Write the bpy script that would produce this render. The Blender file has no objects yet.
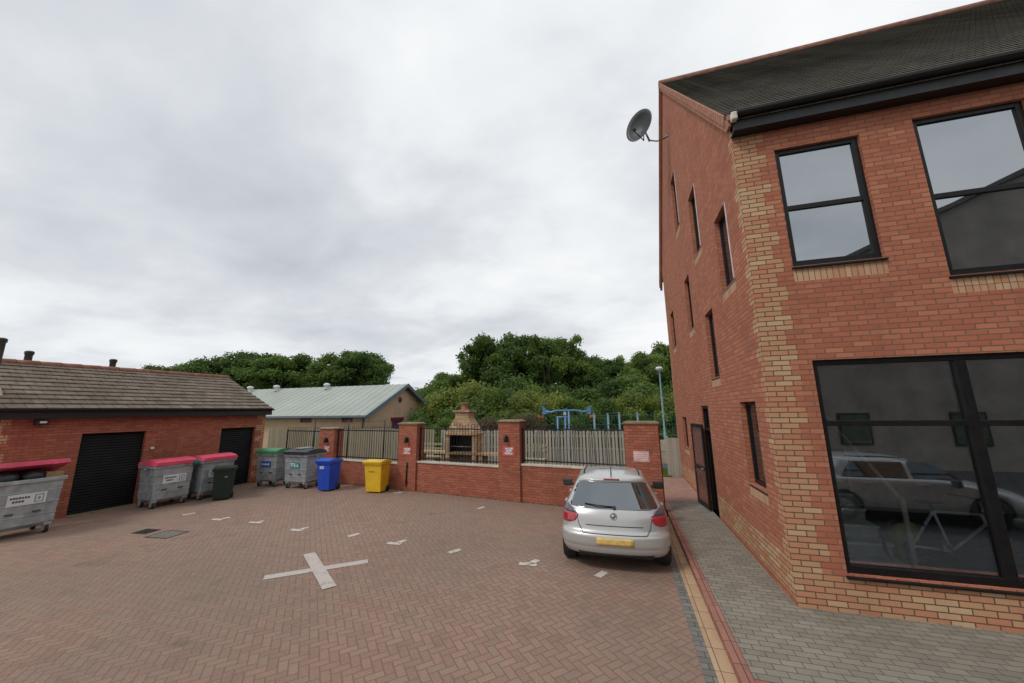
import bpy, math, random
import numpy as np
from mathutils import Vector, Matrix
random.seed(7)
PI = math.pi
scene = bpy.context.scene
COL = scene.collection
R = math.radians

# ------------------------------------------------------------------ nodes / materials
class NT:
    def __init__(s, name, world=False):
        if world:
            s.m = bpy.data.worlds.new(name); s.m.use_nodes = True
        else:
            s.m = bpy.data.materials.new(name); s.m.use_nodes = True
        s.t = s.m.node_tree; s.t.nodes.clear()
    def n(s, typ, **kw):
        o = s.t.nodes.new(typ)
        for k, v in kw.items(): setattr(o, k, v)
        return o
    def put(s, sock, v):
        if v is None: return
        if isinstance(v, bpy.types.NodeSocket): s.t.links.new(v, sock)
        elif isinstance(v, (tuple, list)) and len(v) == 3 and sock.type == 'RGBA': sock.default_value = (*v, 1)
        else: sock.default_value = v
    def math(s, op, a, b=None, c=None, clamp=False):
        o = s.n('ShaderNodeMath', operation=op); o.use_clamp = clamp
        for i, v in enumerate((a, b, c)): s.put(o.inputs[i], v)
        return o.outputs[0]
    def mix(s, f, a, b, blend='MIX'):
        o = s.n('ShaderNodeMix', data_type='RGBA', blend_type=blend); o.clamp_factor = True
        s.put(o.inputs[0], f); s.put(o.inputs[6], a); s.put(o.inputs[7], b)
        return o.outputs[2]
    def noise(s, vec, scale, detail=4, rough=.55, w=None, col=False, dist=0):
        o = s.n('ShaderNodeTexNoise'); s.put(o.inputs['Vector'], vec)
        o.inputs['Scale'].default_value = scale; o.inputs['Detail'].default_value = detail
        o.inputs['Roughness'].default_value = rough; o.inputs['Distortion'].default_value = dist
        return o.outputs['Color' if col else 'Fac']
    def ramp(s, f, stops):
        o = s.n('ShaderNodeValToRGB'); s.put(o.inputs[0], f)
        e = o.color_ramp.elements
        while len(e) < len(stops): e.new(.5)
        for q, (p, c) in zip(e, stops):
            q.position = p; q.color = (*c, 1) if len(c) == 3 else c
        return o.outputs[0]
    def rng(s, f, a, b, c=0., d=1.):
        o = s.n('ShaderNodeMapRange'); s.put(o.inputs[0], f)
        for i, v in enumerate((a, b, c, d)): o.inputs[i+1].default_value = v
        return o.outputs[0]
    def uv(s): return s.n('ShaderNodeTexCoord').outputs['UV']
    def obj(s): return s.n('ShaderNodeTexCoord').outputs['Object']
    def pos(s): return s.n('ShaderNodeNewGeometry').outputs['Position']
    def bump(s, h, strength=.5, dist=.01):
        o = s.n('ShaderNodeBump'); s.put(o.inputs['Height'], h)
        o.inputs['Strength'].default_value = strength; o.inputs['Distance'].default_value = dist
        return o.outputs[0]
    def bsdf(s, col, rough=.7, metal=0., normal=None, spec=.5, coat=0.):
        o = s.n('ShaderNodeBsdfPrincipled')
        s.put(o.inputs['Base Color'], col); s.put(o.inputs['Roughness'], rough); s.put(o.inputs['Metallic'], metal)
        o.inputs['Specular IOR Level'].default_value = spec
        if coat: o.inputs['Coat Weight'].default_value = coat; o.inputs['Coat Roughness'].default_value = .05
        if normal is not None: s.put(o.inputs['Normal'], normal)
        return o.outputs[0]
    def out(s, sh):
        o = s.n('ShaderNodeOutputMaterial'); s.put(o.inputs[0], sh); return s.m

def simple(name, col, rough=.6, metal=0., var=.25, scale=6., bump=.15, spec=.5, dirt=None, coat=0.):
    t = NT(name); v = t.pos()
    f = t.noise(v, scale, 5)
    c = t.mix(t.rng(f, .3, .7), tuple(x*(1-var) for x in col), tuple(min(1, x*(1+var)) for x in col))
    if dirt:
        c = t.mix(t.rng(t.noise(v, scale*.35, 6, .65), .5, .72, 0, dirt[1]), c, dirt[0])
    nm = t.bump(t.noise(v, scale*8, 3), bump, .004) if bump else None
    return t.out(t.bsdf(c, t.rng(t.noise(v, scale*2, 3), .3, .7, rough*.85, min(1, rough*1.15)), metal, nm, spec, coat))

def brick_mat(name, c1, c2, mortar, bw=.225, rh=.075, ms=.0055, off=.5, swap=False, blotch=None, extra=None, hue=.5, rough=.9):
    t = NT(name); uv = t.uv()
    if swap:
        sx = t.n('ShaderNodeSeparateXYZ'); t.put(sx.inputs[0], uv)
        cb = t.n('ShaderNodeCombineXYZ'); t.put(cb.inputs[0], sx.outputs[1]); t.put(cb.inputs[1], sx.outputs[0]); uv = cb.outputs[0]
    def bt(a, b, m):
        o = t.n('ShaderNodeTexBrick'); t.put(o.inputs['Vector'], uv)
        o.offset = off; o.offset_frequency = 2; o.squash = 1
        t.put(o.inputs['Color1'], a); t.put(o.inputs['Color2'], b); t.put(o.inputs['Mortar'], m)
        o.inputs['Scale'].default_value = 1; o.inputs['Mortar Size'].default_value = ms
        o.inputs['Mortar Smooth'].default_value = .3; o.inputs['Bias'].default_value = 0
        o.inputs['Brick Width'].default_value = bw; o.inputs['Row Height'].default_value = rh
        return o
    b = bt((0, 0, 0), (1, 1, 1), (.5, .5, .5))
    rnd = b.outputs['Color']; fac = b.outputs['Fac']
    stops = [(0., c1), (1., c2)] if extra is None else [(0., c1)] + extra + [(1., c2)]
    c = t.ramp(rnd, stops)
    big = t.noise(t.pos(), .55, 5, .6)
    c = t.mix(t.rng(big, .3, .7, 0, .55), c, t.mix(.5, c, (.62, .6, .62), 'MULTIPLY'))
    fine = t.noise(t.pos(), 60, 4, .7)
    c = t.mix(t.rng(fine, .35, .75, 0, .35), c, tuple(x*.5 for x in c1))
    if blotch:
        st = t.noise(t.pos(), 1.3, 6, .7, dist=.6)
        c = t.mix(t.rng(st, .56, .74, 0, blotch[1]), c, blotch[0])
    mp = t.n('ShaderNodeMapping'); t.put(mp.inputs['Vector'], t.pos()); mp.inputs['Scale'].default_value = (2.6, 2.6, .28)
    c = t.mix(t.rng(t.noise(mp.outputs[0], 1., 6, .65), .5, .72, 0, .38), c, t.mix(1., c, (.62, .6, .6), 'MULTIPLY'))
    c = t.mix(t.rng(t.noise(t.pos(), 2.1, 6, .7), .6, .78, 0, .22), c, (.52, .42, .36))
    mc = t.mix(t.rng(t.noise(t.pos(), 8, 3), .3, .7), tuple(x*.7 for x in mortar), mortar)
    c = t.mix(fac, c, mc)
    h = t.math('ADD', t.math('MULTIPLY', fac, -1.), t.math('MULTIPLY', fine, .35))
    return t.out(t.bsdf(c, rough, 0, t.bump(h, .7, .006), .25))

def herring_mat(name, cols, joint, L=.2, rot=.785, dirt=(.10, .085, .07)):
    """45 degree herringbone block paving, one random tint per block"""
    t = NT(name)
    mp = t.n('ShaderNodeMapping'); t.put(mp.inputs['Vector'], t.pos())
    mp.inputs['Rotation'].default_value = (0, 0, rot); mp.inputs['Scale'].default_value = (2/L, 2/L, 1)
    s = t.n('ShaderNodeSeparateXYZ'); t.put(s.inputs[0], mp.outputs[0])
    u, v = s.outputs[0], s.outputs[1]
    x, y = t.math('FLOOR', u), t.math('FLOOR', v); fx, fy = t.math('FRACT', u), t.math('FRACT', v)
    d = t.math('FLOORED_MODULO', t.math('SUBTRACT', x, y), 4.) if False else None
    df = t.math('SUBTRACT', x, y)
    d = t.math('SUBTRACT', df, t.math('MULTIPLY', t.math('FLOOR', t.math('DIVIDE', t.math('ADD', df, .01), 4.)), 4.))
    def eq(k): return t.math('COMPARE', d, float(k), .3)
    e0, e1, e2, e3 = eq(0), eq(1), eq(2), eq(3)
    def md(a, flag): return t.math('ADD', a, flag)       # pushed out of the way where the edge is inside a block
    m = t.math('MINIMUM', t.math('MINIMUM', md(fx, e1), md(t.math('SUBTRACT', 1., fx), e0)),
               t.math('MINIMUM', md(fy, e2), md(t.math('SUBTRACT', 1., fy), e3)))
    bx, by = t.math('SUBTRACT', x, e1), t.math('SUBTRACT', y, e2)
    cb = t.n('ShaderNodeCombineXYZ'); t.put(cb.inputs[0], bx); t.put(cb.inputs[1], by)
    w = t.n('ShaderNodeTexWhiteNoise', noise_dimensions='2D'); t.put(w.inputs['Vector'], cb.outputs[0])
    c = t.ramp(w.outputs['Value'], cols)
    p = t.pos()
    c = t.mix(t.rng(t.noise(p, .35, 6, .62), .4, .66, 0, .75), c, dirt)
    c = t.mix(t.rng(t.noise(p, 2.3, 5, .7), .52, .72, 0, .45), c, tuple(q*.55 for q in dirt))
    oil = t.math('MULTIPLY', t.rng(t.noise(p, .9, 3, .5, dist=.8), .66, .74), t.rng(t.noise(p, 7, 4, .6), .3, .6))
    c = t.mix(t.math('MULTIPLY', oil, .6), c, (.07, .055, .045))
    c = t.mix(t.rng(t.noise(p, .16, 3, .5), .42, .6, 0, .35), c, t.mix(1., c, (.66, .66, .64), 'MULTIPLY'))
    c = t.mix(t.rng(t.noise(p, 1.7, 5, .75), .6, .75, 0, .4), c, (.11, .12, .06))
    c = t.mix(t.rng(t.noise(p, 45, 3, .7), .4, .7, 0, .3), c, tuple(q*1.8 for q in dirt))
    g = t.rng(m, .03, .10)
    c = t.mix(g, joint, c)
    nm = t.bump(t.math('ADD', g, t.math('MULTIPLY', t.noise(p, 70, 3), .4)), .6, .006)
    return t.out(t.bsdf(c, .85, 0, nm, .3))

def glass_mat(name, refl, dark=(.012, .014, .016), see=False, tint=(.85, .9, .95), waver=.0):
    t = NT(name)
    gl = t.n('ShaderNodeBsdfGlossy'); t.put(gl.inputs['Color'], tint); gl.inputs['Roughness'].default_value = .015
    if waver:
        t.put(gl.inputs['Normal'], t.bump(t.noise(t.pos(), 1.2, 1), waver, .02))
    fr = t.n('ShaderNodeFresnel'); fr.inputs[0].default_value = 1.5
    f = t.math('ADD', t.math('MULTIPLY', fr.outputs[0], .9), refl, clamp=True)
    if see:
        b = t.n('ShaderNodeBsdfTransparent'); t.put(b.inputs[0], (.85, .88, .88))
    else:
        b = t.n('ShaderNodeBsdfDiffuse'); t.put(b.inputs[0], dark)
    mx = t.n('ShaderNodeMixShader'); t.put(mx.inputs[0], f); t.put(mx.inputs[1], b.outputs[0]); t.put(mx.inputs[2], gl.outputs[0])
    return t.out(mx.outputs[0])

def leaf_mat(name, lo, hi, red=None):
    t = NT(name)
    g = t.n('ShaderNodeNewGeometry'); oi = t.n('ShaderNodeObjectInfo')
    c = t.mix(g.outputs['Random Per Island'], lo, hi)
    cl = t.noise(t.pos(), .55, 3, .5)
    c = t.mix(t.rng(cl, .38, .64), c, t.mix(1., c, (1.55, 1.5, 1.1), 'MULTIPLY'))
    c = t.mix(t.math('MULTIPLY', oi.outputs['Random'], .5), c, t.mix(1., c, (.62, .72, .8), 'MULTIPLY'))
    if red: c = t.mix(t.rng(t.noise(t.pos(), .9, 3), .5, .62, 0, .8), c, red)
    b = t.bsdf(c, .6, 0, None, .25)
    tr = t.n('ShaderNodeBsdfTranslucent'); t.put(tr.inputs[0], c)
    mx = t.n('ShaderNodeMixShader'); mx.inputs[0].default_value = .5
    t.put(mx.inputs[1], b); t.put(mx.inputs[2], tr.outputs[0])
    return t.out(mx.outputs[0])

def tile_mat(name, c1, c2, lichen, w, h, amt):
    t = NT(name); uv = t.uv()
    o = t.n('ShaderNodeTexBrick'); t.put(o.inputs['Vector'], uv); o.offset = .5
    t.put(o.inputs['Color1'], (0, 0, 0)); t.put(o.inputs['Color2'], (1, 1, 1)); t.put(o.inputs['Mortar'], (.5, .5, .5))
    for k, v in (('Scale', 1), ('Mortar Size', .006), ('Brick Width', w), ('Row Height', h)): o.inputs[k].default_value = v
    c = t.mix(o.outputs['Color'], c1, c2)
    c = t.mix(t.rng(t.noise(t.pos(), 3.5, 6, .75), .45, .68, 0, amt), c, lichen)
    c = t.mix(t.rng(t.noise(t.pos(), .8, 4, .6), .45, .7, 0, .5), c, tuple(x*.55 for x in c1))
    c = t.mix(o.outputs['Fac'], c, tuple(x*.3 for x in c1))
    sx = t.n('ShaderNodeSeparateXYZ'); t.put(sx.inputs[0], uv)
    wv = t.math('ABSOLUTE', t.math('SINE', t.math('MULTIPLY', sx.outputs[0], PI/w*2)))
    hgt = t.math('ADD', t.math('MULTIPLY', wv, .8), t.math('SUBTRACT', t.math('MULTIPLY', t.noise(t.pos(), 40, 4), .5), o.outputs['Fac']))
    return t.out(t.bsdf(c, .9, 0, t.bump(hgt, .7, .015), .2))

M = {}
M['red'] = brick_mat('red_brick', (.43, .14, .08), (.57, .23, .13), (.235, .145, .10), ms=.0085, extra=[(.45, (.49, .165, .095)), (.85, (.53, .195, .115))], blotch=((.26, .11, .08), .4))
M['red2'] = brick_mat('red_brick_garden', (.36, .10, .06), (.49, .16, .095), (.19, .115, .08), ms=.0085, blotch=((.15, .06, .045), .6))
M['buff'] = brick_mat('buff_brick', (.56, .25, .14), (.63, .43, .25), (.15, .10, .07), ms=.0075, extra=[(.35, (.56, .33, .18)), (.6, (.52, .21, .12)), (.8, (.58, .37, .21))])
M['buff_soldier'] = brick_mat('buff_soldier_brick', (.54, .27, .15), (.62, .41, .25), (.22, .15, .11), bw=.225, rh=.075, off=0, swap=True)
M['pink_brick'] = brick_mat('verge_brick', (.42, .17, .11), (.52, .27, .17), (.30, .2, .15))
M['stone'] = brick_mat('barbecue_stone', (.52, .38, .22), (.62, .51, .33), (.22, .17, .12), bw=.3, rh=.11, ms=.008, extra=[(.6, (.40, .22, .13))])
M['sandwall'] = brick_mat('sand_wall', (.64, .43, .29), (.70, .49, .34), (.56, .41, .31), rh=.075)
M['herring'] = herring_mat('block_paving', [(0, (.235, .142, .108)), (.4, (.272, .162, .122)), (.75, (.295, .185, .14)), (1, (.245, .172, .13))], (.18, .122, .093), dirt=(.218, .162, .126))
M['walk'] = brick_mat('footpath_blocks', (.23, .205, .165), (.30, .27, .22), (.12, .10, .08), bw=.2, rh=.1, ms=.005, blotch=((.13, .12, .08), .5))
M['walk_pink'] = brick_mat('footpath_red_blocks', (.38, .21, .17), (.45, .28, .22), (.2, .13, .1), bw=.2, rh=.1, ms=.005)
M['kerb_pink'] = brick_mat('kerb_blocks', (.30, .13, .10), (.40, .2, .15), (.08, .06, .05), bw=.2, rh=.4, ms=.005, off=0, swap=False)
M['edge_buff'] = brick_mat('edging_blocks', (.45, .29, .17), (.54, .38, .24), (.15, .11, .08), bw=.2, rh=.4, ms=.005, off=0)
M['edge_grey'] = brick_mat('grey_edging_blocks', (.17, .165, .15), (.24, .225, .20), (.08, .07, .06), bw=.2, rh=.1, ms=.005)
M['garage_tile'] = tile_mat('garage_roof_tiles', (.125, .095, .072), (.20, .16, .125), (.32, .29, .24), .33, .33, .4)
M['main_tile'] = tile_mat('slate_grey_roof_tiles', (.095, .09, .078), (.15, .14, .115), (.22, .21, .17), .2, .165, .4)
M['terracotta'] = simple('terracotta', (.26, .115, .08), .85, var=.35)
M['black'] = simple('black_painted', (.009, .009, .010), .45, var=.3, bump=.05)
M['blackframe'] = simple('black_brown_frame', (.010, .009, .009), .4, var=.3, bump=.03, spec=.3)
M['shutter'] = simple('shutter_black', (.007, .0065, .0065), .6, var=.4, scale=2, bump=.1, dirt=((.016, .014, .013), .6), spec=.2)
M['white'] = simple('white_paint', (.72, .71, .68), .5, var=.06)
M['cream'] = simple('cream_plastic', (.62, .55, .46), .5, var=.1)
M['coping'] = simple('concrete_coping', (.52, .46, .38), .9, var=.18, scale=4, bump=.5, dirt=((.26, .22, .17), .6))
M['capstone'] = simple('cap_stone', (.22, .17, .10), .9, var=.3, scale=8, bump=.4, dirt=((.12, .12, .05), .7))
def worn(name, col, under, lo, hi):
    t = NT(name); p = t.pos()
    f = t.math('ADD', t.math('MULTIPLY', t.noise(p, 7, 4, .6), .45), t.math('MULTIPLY', t.noise(p, 55, 4, .75), .55))
    c = t.mix(t.rng(f, lo, hi), col, under)
    return t.out(t.bsdf(c, .85, 0, t.bump(t.noise(p, 60, 3), .5, .004), .3))
M['paint'] = worn('worn_white_marking', (.56, .51, .46), (.25, .18, .13), .50, .58)
M['cross'] = worn('cross_marking', (.46, .415, .38), (.27, .20, .16), .53, .64)
M['galv'] = simple('galvanised_steel', (.36, .385, .40), .55, .35, var=.22, scale=7, bump=.15, dirt=((.17, .175, .18), .6))
M['rubber'] = simple('rubber', (.016, .016, .016), .75, var=.3)
M['pink'] = simple('pink_lid', (.62, .07, .13), .45, var=.12, scale=3, dirt=((.52, .20, .26), .5))
M['greenlid'] = simple('green_lid', (.035, .20, .075), .45, var=.15, scale=3)
M['blacklid'] = simple('black_lid', (.022, .022, .024), .5, var=.3, scale=3)
M['greenbin'] = simple('dark_green_plastic', (.005, .017, .010), .5, var=.2)
M['bluebin'] = simple('blue_plastic', (.012, .07, .50), .42, var=.18, scale=4, dirt=((.05, .10, .36), .8))
M['yellowbin'] = simple('yellow_plastic', (.72, .45, .018), .42, var=.1, scale=4, dirt=((.48, .31, .04), .8))
M['label'] = simple('label_white', (.62, .64, .66), .5, var=.06)
M['ink'] = simple('label_ink', (.05, .055, .07), .6)
M['inkgrey'] = simple('label_grey_ink', (.25, .27, .30), .6)
M['blueprint'] = simple('label_blue', (.02, .07, .34), .5)
M['tealprint'] = simple('label_teal', (.05, .27, .30), .5)
M['signred'] = simple('sign_red', (.50, .09, .07), .5)
M['bag'] = simple('black_bag', (.015, .015, .017), .28, var=.3, scale=20, bump=1.)
M['cardboard'] = simple('cardboard', (.36, .22, .11), .9)
M['rope'] = simple('teal_cloth', (.01, .10, .10), .8)
M['roofgreen'] = simple('pale_green_metal', (.34, .375, .335), .5, .1, var=.08, scale=.6, bump=0, dirt=((.22, .27, .23), .4))
M['bluegrey'] = simple('blue_grey_metal', (.13, .18, .23), .45, .1, var=.12)
M['maroon'] = simple('maroon_paint', (.16, .02, .035), .5)
M['purple'] = simple('purple_door', (.12, .05, .13), .5)
M['playblue'] = simple('play_blue', (.12, .27, .52), .4, var=.15)
M['playteal'] = simple('play_teal', (.14, .235, .27), .4, var=.15)
M['orange'] = simple('play_orange', (.55, .14, .05), .5)
M['meshgreen'] = simple('mesh_green', (.015, .10, .085), .5)
M['timber'] = None
def timber(name, a, b):
    t = NT(name); v = t.obj()
    mp = t.n('ShaderNodeMapping'); t.put(mp.inputs['Vector'], v); mp.inputs['Scale'].default_value = (14, 14, .8)
    g = t.noise(mp.outputs[0], 1.4, 6, .65)
    mp2 = t.n('ShaderNodeMapping'); t.put(mp2.inputs['Vector'], v); mp2.inputs['Scale'].default_value = (7.3, 1, .01)
    w = t.n('ShaderNodeTexWhiteNoise', noise_dimensions='1D')
    s = t.n('ShaderNodeSeparateXYZ'); t.put(s.inputs[0], mp2.outputs[0]); t.put(w.inputs['W'], t.math('FLOOR', s.outputs[0]))
    c = t.mix(g, a, b)
    c = t.mix(t.math('MULTIPLY', w.outputs['Value'], .5), c, t.mix(1., c, (.55, .6, .55), 'MULTIPLY'))
    return t.out(t.bsdf(c, .85, 0, t.bump(g, .5, .01), .2))
M['timber'] = timber('weathered_fence_timber', (.36, .33, .27), (.50, .475, .41))
M['timber_dark'] = timber('brown_fence_timber', (.28, .24, .165), (.44, .39, .29))
M['bark'] = simple('bark', (.17, .15, .12), .9, var=.4, scale=5, bump=1)
M['leafA'] = leaf_mat('leaves_dark', (.052, .095, .028), (.118, .185, .052))
M['leafB'] = leaf_mat('leaves_mid', (.074, .13, .034), (.165, .24, .066))
M['leafC'] = leaf_mat('leaves_olive', (.125, .165, .038), (.25, .29, .08))
M['leafD'] = leaf_mat('leaves_russet', (.085, .08, .045), (.17, .14, .08), (.15, .07, .06))
M['leafE'] = leaf_mat('leaves_yellow', (.17, .215, .04), (.32, .34, .08))
M['grass'] = simple('grass', (.045, .085, .016), .9, var=.5, scale=3, bump=1., dirt=((.10, .10, .03), .6))
M['tarmac'] = simple('tarmac', (.055, .055, .056), .9, var=.3, scale=5, bump=.8)
M['earth'] = simple('earth', (.09, .075, .05), .95, var=.4, scale=2, bump=.8)
M['grate'] = simple('cast_iron', (.045, .042, .038), .6, .3, var=.3)
M['cover'] = simple('cover_infill', (.14, .125, .105), .8, var=.3, scale=15)
M['glass_sky'] = glass_mat('window_glass_upper', .36, (.02, .022, .024), waver=.15)
M['glass_dark'] = glass_mat('window_glass_side', .20)
M['glass_shop'] = glass_mat('window_glass_ground', .19, see=True)
M['strip_pale'] = simple('pale_strip', (.55, .48, .47), .5)
M['plaster'] = simple('interior_wall', (.45, .42, .38), .9)
M['darkfloor'] = simple('interior_floor', (.10, .09, .08), .7)
M['tread'] = simple('stair_tread', (.72, .72, .70), .7)
M['dishgrey'] = simple('dish_grey', (.05, .054, .057), .5, .2, var=.15, bump=0)
M['steel'] = simple('steel', (.35, .35, .35), .4, .8)
M['carpaint'] = None
t = NT('silver_car_paint'); v = t.pos()
M['carpaint'] = t.out(t.bsdf(t.mix(t.rng(t.noise(v, 2.2, 5, .6), .4, .7, 0, .35), (.50, .50, .49), (.40, .39, .375)), .34, .45, None, .5, .6))
M['carglass'] = glass_mat('car_glass', .20, (.02, .028, .028))
M['cartrim'] = simple('car_black_plastic', (.02, .02, .021), .5)
M['lamp_red'] = simple('lamp_red', (.36, .02, .03), .12, var=.15, scale=30, bump=0, coat=1)
M['lamp_smoke'] = simple('lamp_smoked', (.11, .09, .12), .1, bump=0, coat=1)
M['lamp_clear'] = simple('lamp_clear', (.6, .6, .62), .1, bump=0, coat=1)
M['plate'] = simple('plate_yellow', (.66, .46, .14), .4, var=.22, scale=12)
M['alloy'] = simple('alloy', (.30, .30, .31), .35, .7)
M['bikegrey'] = simple('bike_frame_grey', (.75, .75, .75), .4)
M['hivis'] = simple('yellow_fabric', (.50, .48, .03), .8)

# ------------------------------------------------------------------ mesh builder
class MB:
    def __init__(s): s.v = []; s.f = []; s.m = []; s.sm = []
    def face(s, pts, m=0, smooth=False):
        i = len(s.v); s.v += [tuple(p) for p in pts]; s.f.append(tuple(range(i, i+len(pts)))); s.m.append(m); s.sm.append(smooth)
    def hexa(s, b, t, m=0):      # b, t: four points counter-clockwise from above
        i = len(s.v); s.v += [tuple(p) for p in list(b)+list(t)]
        for f in ((3, 2, 1, 0), (4, 5, 6, 7), (0, 1, 5, 4), (1, 2, 6, 5), (2, 3, 7, 6), (3, 0, 4, 7)):
            s.f.append(tuple(i+k for k in f)); s.m.append(m); s.sm.append(False)
    def box(s, x0, x1, y0, y1, z0, z1, m=0):
        if x0 > x1: x0, x1 = x1, x0
        if y0 > y1: y0, y1 = y1, y0
        if z0 > z1: z0, z1 = z1, z0
        s.hexa([(x0, y0, z0), (x1, y0, z0), (x1, y1, z0), (x0, y1, z0)], [(x0, y0, z1), (x1, y0, z1), (x1, y1, z1), (x0, y1, z1)], m)
    def frus(s, cx, cy, z0, z1, w0, d0, w1, d1, m=0, oy=0):
        q = lambda w, d, z, o=0: [(cx-w/2, cy-d/2+o, z), (cx+w/2, cy-d/2+o, z), (cx+w/2, cy+d/2+o, z), (cx-w/2, cy+d/2+o, z)]
        s.hexa(q(w0, d0, z0), q(w1, d1, z1, oy), m)
    def prism(s, poly, d, m=0):  # poly in 3-D extruded by vector d
        n = len(poly); i = len(s.v); s.v += [tuple(p) for p in poly]; s.v += [tuple(Vector(p)+Vector(d)) for p in poly]
        s.f.append(tuple(i+k for k in range(n))); s.m.append(m); s.sm.append(False)
        s.f.append(tuple(i+n+k for k in reversed(range(n)))); s.m.append(m); s.sm.append(False)
        for k in range(n):
            j = (k+1) % n; s.f.append((i+j, i+k, i+n+k, i+n+j)); s.m.append(m); s.sm.append(False)
    def tube(s, pts, rad, n=8, m=0, cap=True):
        pts = [Vector(p) for p in pts]
        if not isinstance(rad, (list, tuple)): rad = [rad]*len(pts)
        i0 = len(s.v); ref = None
        for k, p in enumerate(pts):
            d = (pts[min(k+1, len(pts)-1)]-pts[max(k-1, 0)]).normalized()
            if ref is None: ref = Vector((0, 0, 1)) if abs(d.z) < .9 else Vector((1, 0, 0))
            a = d.cross(ref).normalized(); b = d.cross(a).normalized(); ref = a.cross(d) if False else ref
            for q in range(n):
                t = 2*PI*q/n; s.v.append(tuple(p+(a*math.cos(t)+b*math.sin(t))*rad[k]))
        for k in range(len(pts)-1):
            for q in range(n):
                q2 = (q+1) % n; a = i0+k*n
                s.f.append((a+q, a+n+q, a+n+q2, a+q2)); s.m.append(m); s.sm.append(n > 5)
        if cap:
            s.f.append(tuple(i0+q for q in range(n))); s.m.append(m); s.sm.append(False)
            e = i0+(len(pts)-1)*n; s.f.append(tuple(e+q for q in reversed(range(n)))); s.m.append(m); s.sm.append(False)
    def lathe(s, c, prof, n=24, m=0, axis='z'):
        i0 = len(s.v); c = Vector(c)
        for (r, h) in prof:
            for q in range(n):
                t = 2*PI*q/n; a, b = r*math.cos(t), r*math.sin(t)
                s.v.append(tuple(c+(Vector((a, b, h)) if axis == 'z' else Vector((h, a, b)) if axis == 'x' else Vector((b, h, a)))))
        for k in range(len(prof)-1):
            for q in range(n):
                q2 = (q+1) % n; a = i0+k*n
                s.f.append((a+q, a+q2, a+n+q2, a+n+q)); s.m.append(m); s.sm.append(True)
    def build(s, name, mats, parent=None, bevel=0, loc=None, rot=None, seg=2, autos=False):
        me = bpy.data.meshes.new(name)
        me.from_pydata(s.v, [], s.f)
        if not isinstance(mats, (list, tuple)): mats = [mats]
        for q in mats: me.materials.append(q)
        me.polygons.foreach_set('material_index', s.m); me.polygons.foreach_set('use_smooth', s.sm)
        uv = me.uv_layers.new(name='UVMap').data
        Z = Vector((0, 0, 1))
        for p in me.polygons:
            nn = p.normal
            if abs(nn.z) > .985: tt = Vector((1, 0, 0)); bb = Vector((0, 1, 0))
            else: tt = Z.cross(nn).normalized(); bb = nn.cross(tt)
            for li in p.loop_indices:
                co = me.vertices[me.loops[li].vertex_index].co
                uv[li].uv = (co.dot(tt), co.dot(bb))
        o = bpy.data.objects.new(name, me); COL.objects.link(o)
        if parent: o.parent = parent
        if loc is not None: o.location = loc
        if rot is not None: o.rotation_euler = rot
        if bevel:
            w = o.modifiers.new('weld', 'WELD'); w.merge_threshold = 1e-4
            b = o.modifiers.new('bevel', 'BEVEL'); b.width = bevel; b.segments = seg; b.limit_method = 'ANGLE'; b.angle_limit = R(35)
        return o

def tag(o, label=None, cat=None, group=None, kind=None):
    if label: o['label'] = label
    if cat: o['category'] = cat
    if group: o['group'] = group
    if kind: o['kind'] = kind
    return o
def thing(name, label, cat, loc=(0, 0, 0), rz=0, group=None):
    o = bpy.data.objects.new(name, None); COL.objects.link(o); o.location = loc; o.rotation_euler = (0, 0, rz)
    o.empty_display_size = .2
    return tag(o, label, cat, group)
def copy_tree(o, parent=None):
    kids = [c for c in list(COL.objects) if c.parent == o]
    c = o.copy(); COL.objects.link(c)
    if parent: c.parent = parent
    for k in kids: copy_tree(k, c)
    return c

# ------------------------------------------------------------------ camera, world, sun
cam = bpy.data.cameras.new('camera'); co = bpy.data.objects.new('camera', cam); COL.objects.link(co); scene.camera = co
cam.sensor_width = 36; cam.lens = 365/1024*36; cam.clip_end = 2000; cam.clip_start = .1
YAW, PITCH, ROLL = R(16.5), R(10.7), R(.7)
co.location = (0, 0, 2.7)
co.matrix_world = Matrix.Translation((0, 0, 2.7)) @ Matrix.Rotation(YAW, 4, 'Z') @ Matrix.Rotation(PI/2+PITCH, 4, 'X') @ Matrix.Rotation(-ROLL, 4, 'Z')

w = NT('World', world=True); scene.world = w.m
SUN_EL, SUN_AZ = R(50), R(222)      # azimuth clockwise from +Y
sky = w.n('ShaderNodeTexSky', sky_type='NISHITA'); sky.sun_disc = False; sky.sun_elevation = SUN_EL; sky.sun_rotation = SUN_AZ
gen = w.n('ShaderNodeTexCoord').outputs['Generated']
sp = w.n('ShaderNodeSeparateXYZ'); w.put(sp.inputs[0], gen)
zz = w.math('ADD', w.math('MAXIMUM', sp.outputs[2], 0.), .22)
cb = w.n('ShaderNodeCombineXYZ'); w.put(cb.inputs[0], w.math('DIVIDE', sp.outputs[0], zz)); w.put(cb.inputs[1], w.math('DIVIDE', sp.outputs[1], zz))
mp = w.n('ShaderNodeMapping'); w.put(mp.inputs[0], cb.outputs[0]); mp.inputs['Location'].default_value = (3.1, 1.7, 0); mp.inputs['Rotation'].default_value = (0, 0, .5); mp.inputs['Scale'].default_value = (1., 1.25, 1)
big = w.noise(mp.outputs[0], .7, 6, .45, dist=.3)
med = w.noise(mp.outputs[0], 2.4, 6, .55, dist=.2)
f = w.math('ADD', w.math('MULTIPLY', big, .72), w.math('MULTIPLY', med, .28))
cloud = w.ramp(f, [(.32, (4.9, 5.2, 5.7)), (.455, (6.4, 6.7, 7.1)), (.53, (7.7, 7.95, 8.2)), (.62, (8.7, 8.85, 8.95))])
cover = w.rng(w.noise(mp.outputs[0], 1.0, 5, .5), .64, .76, 1., .72)
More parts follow.
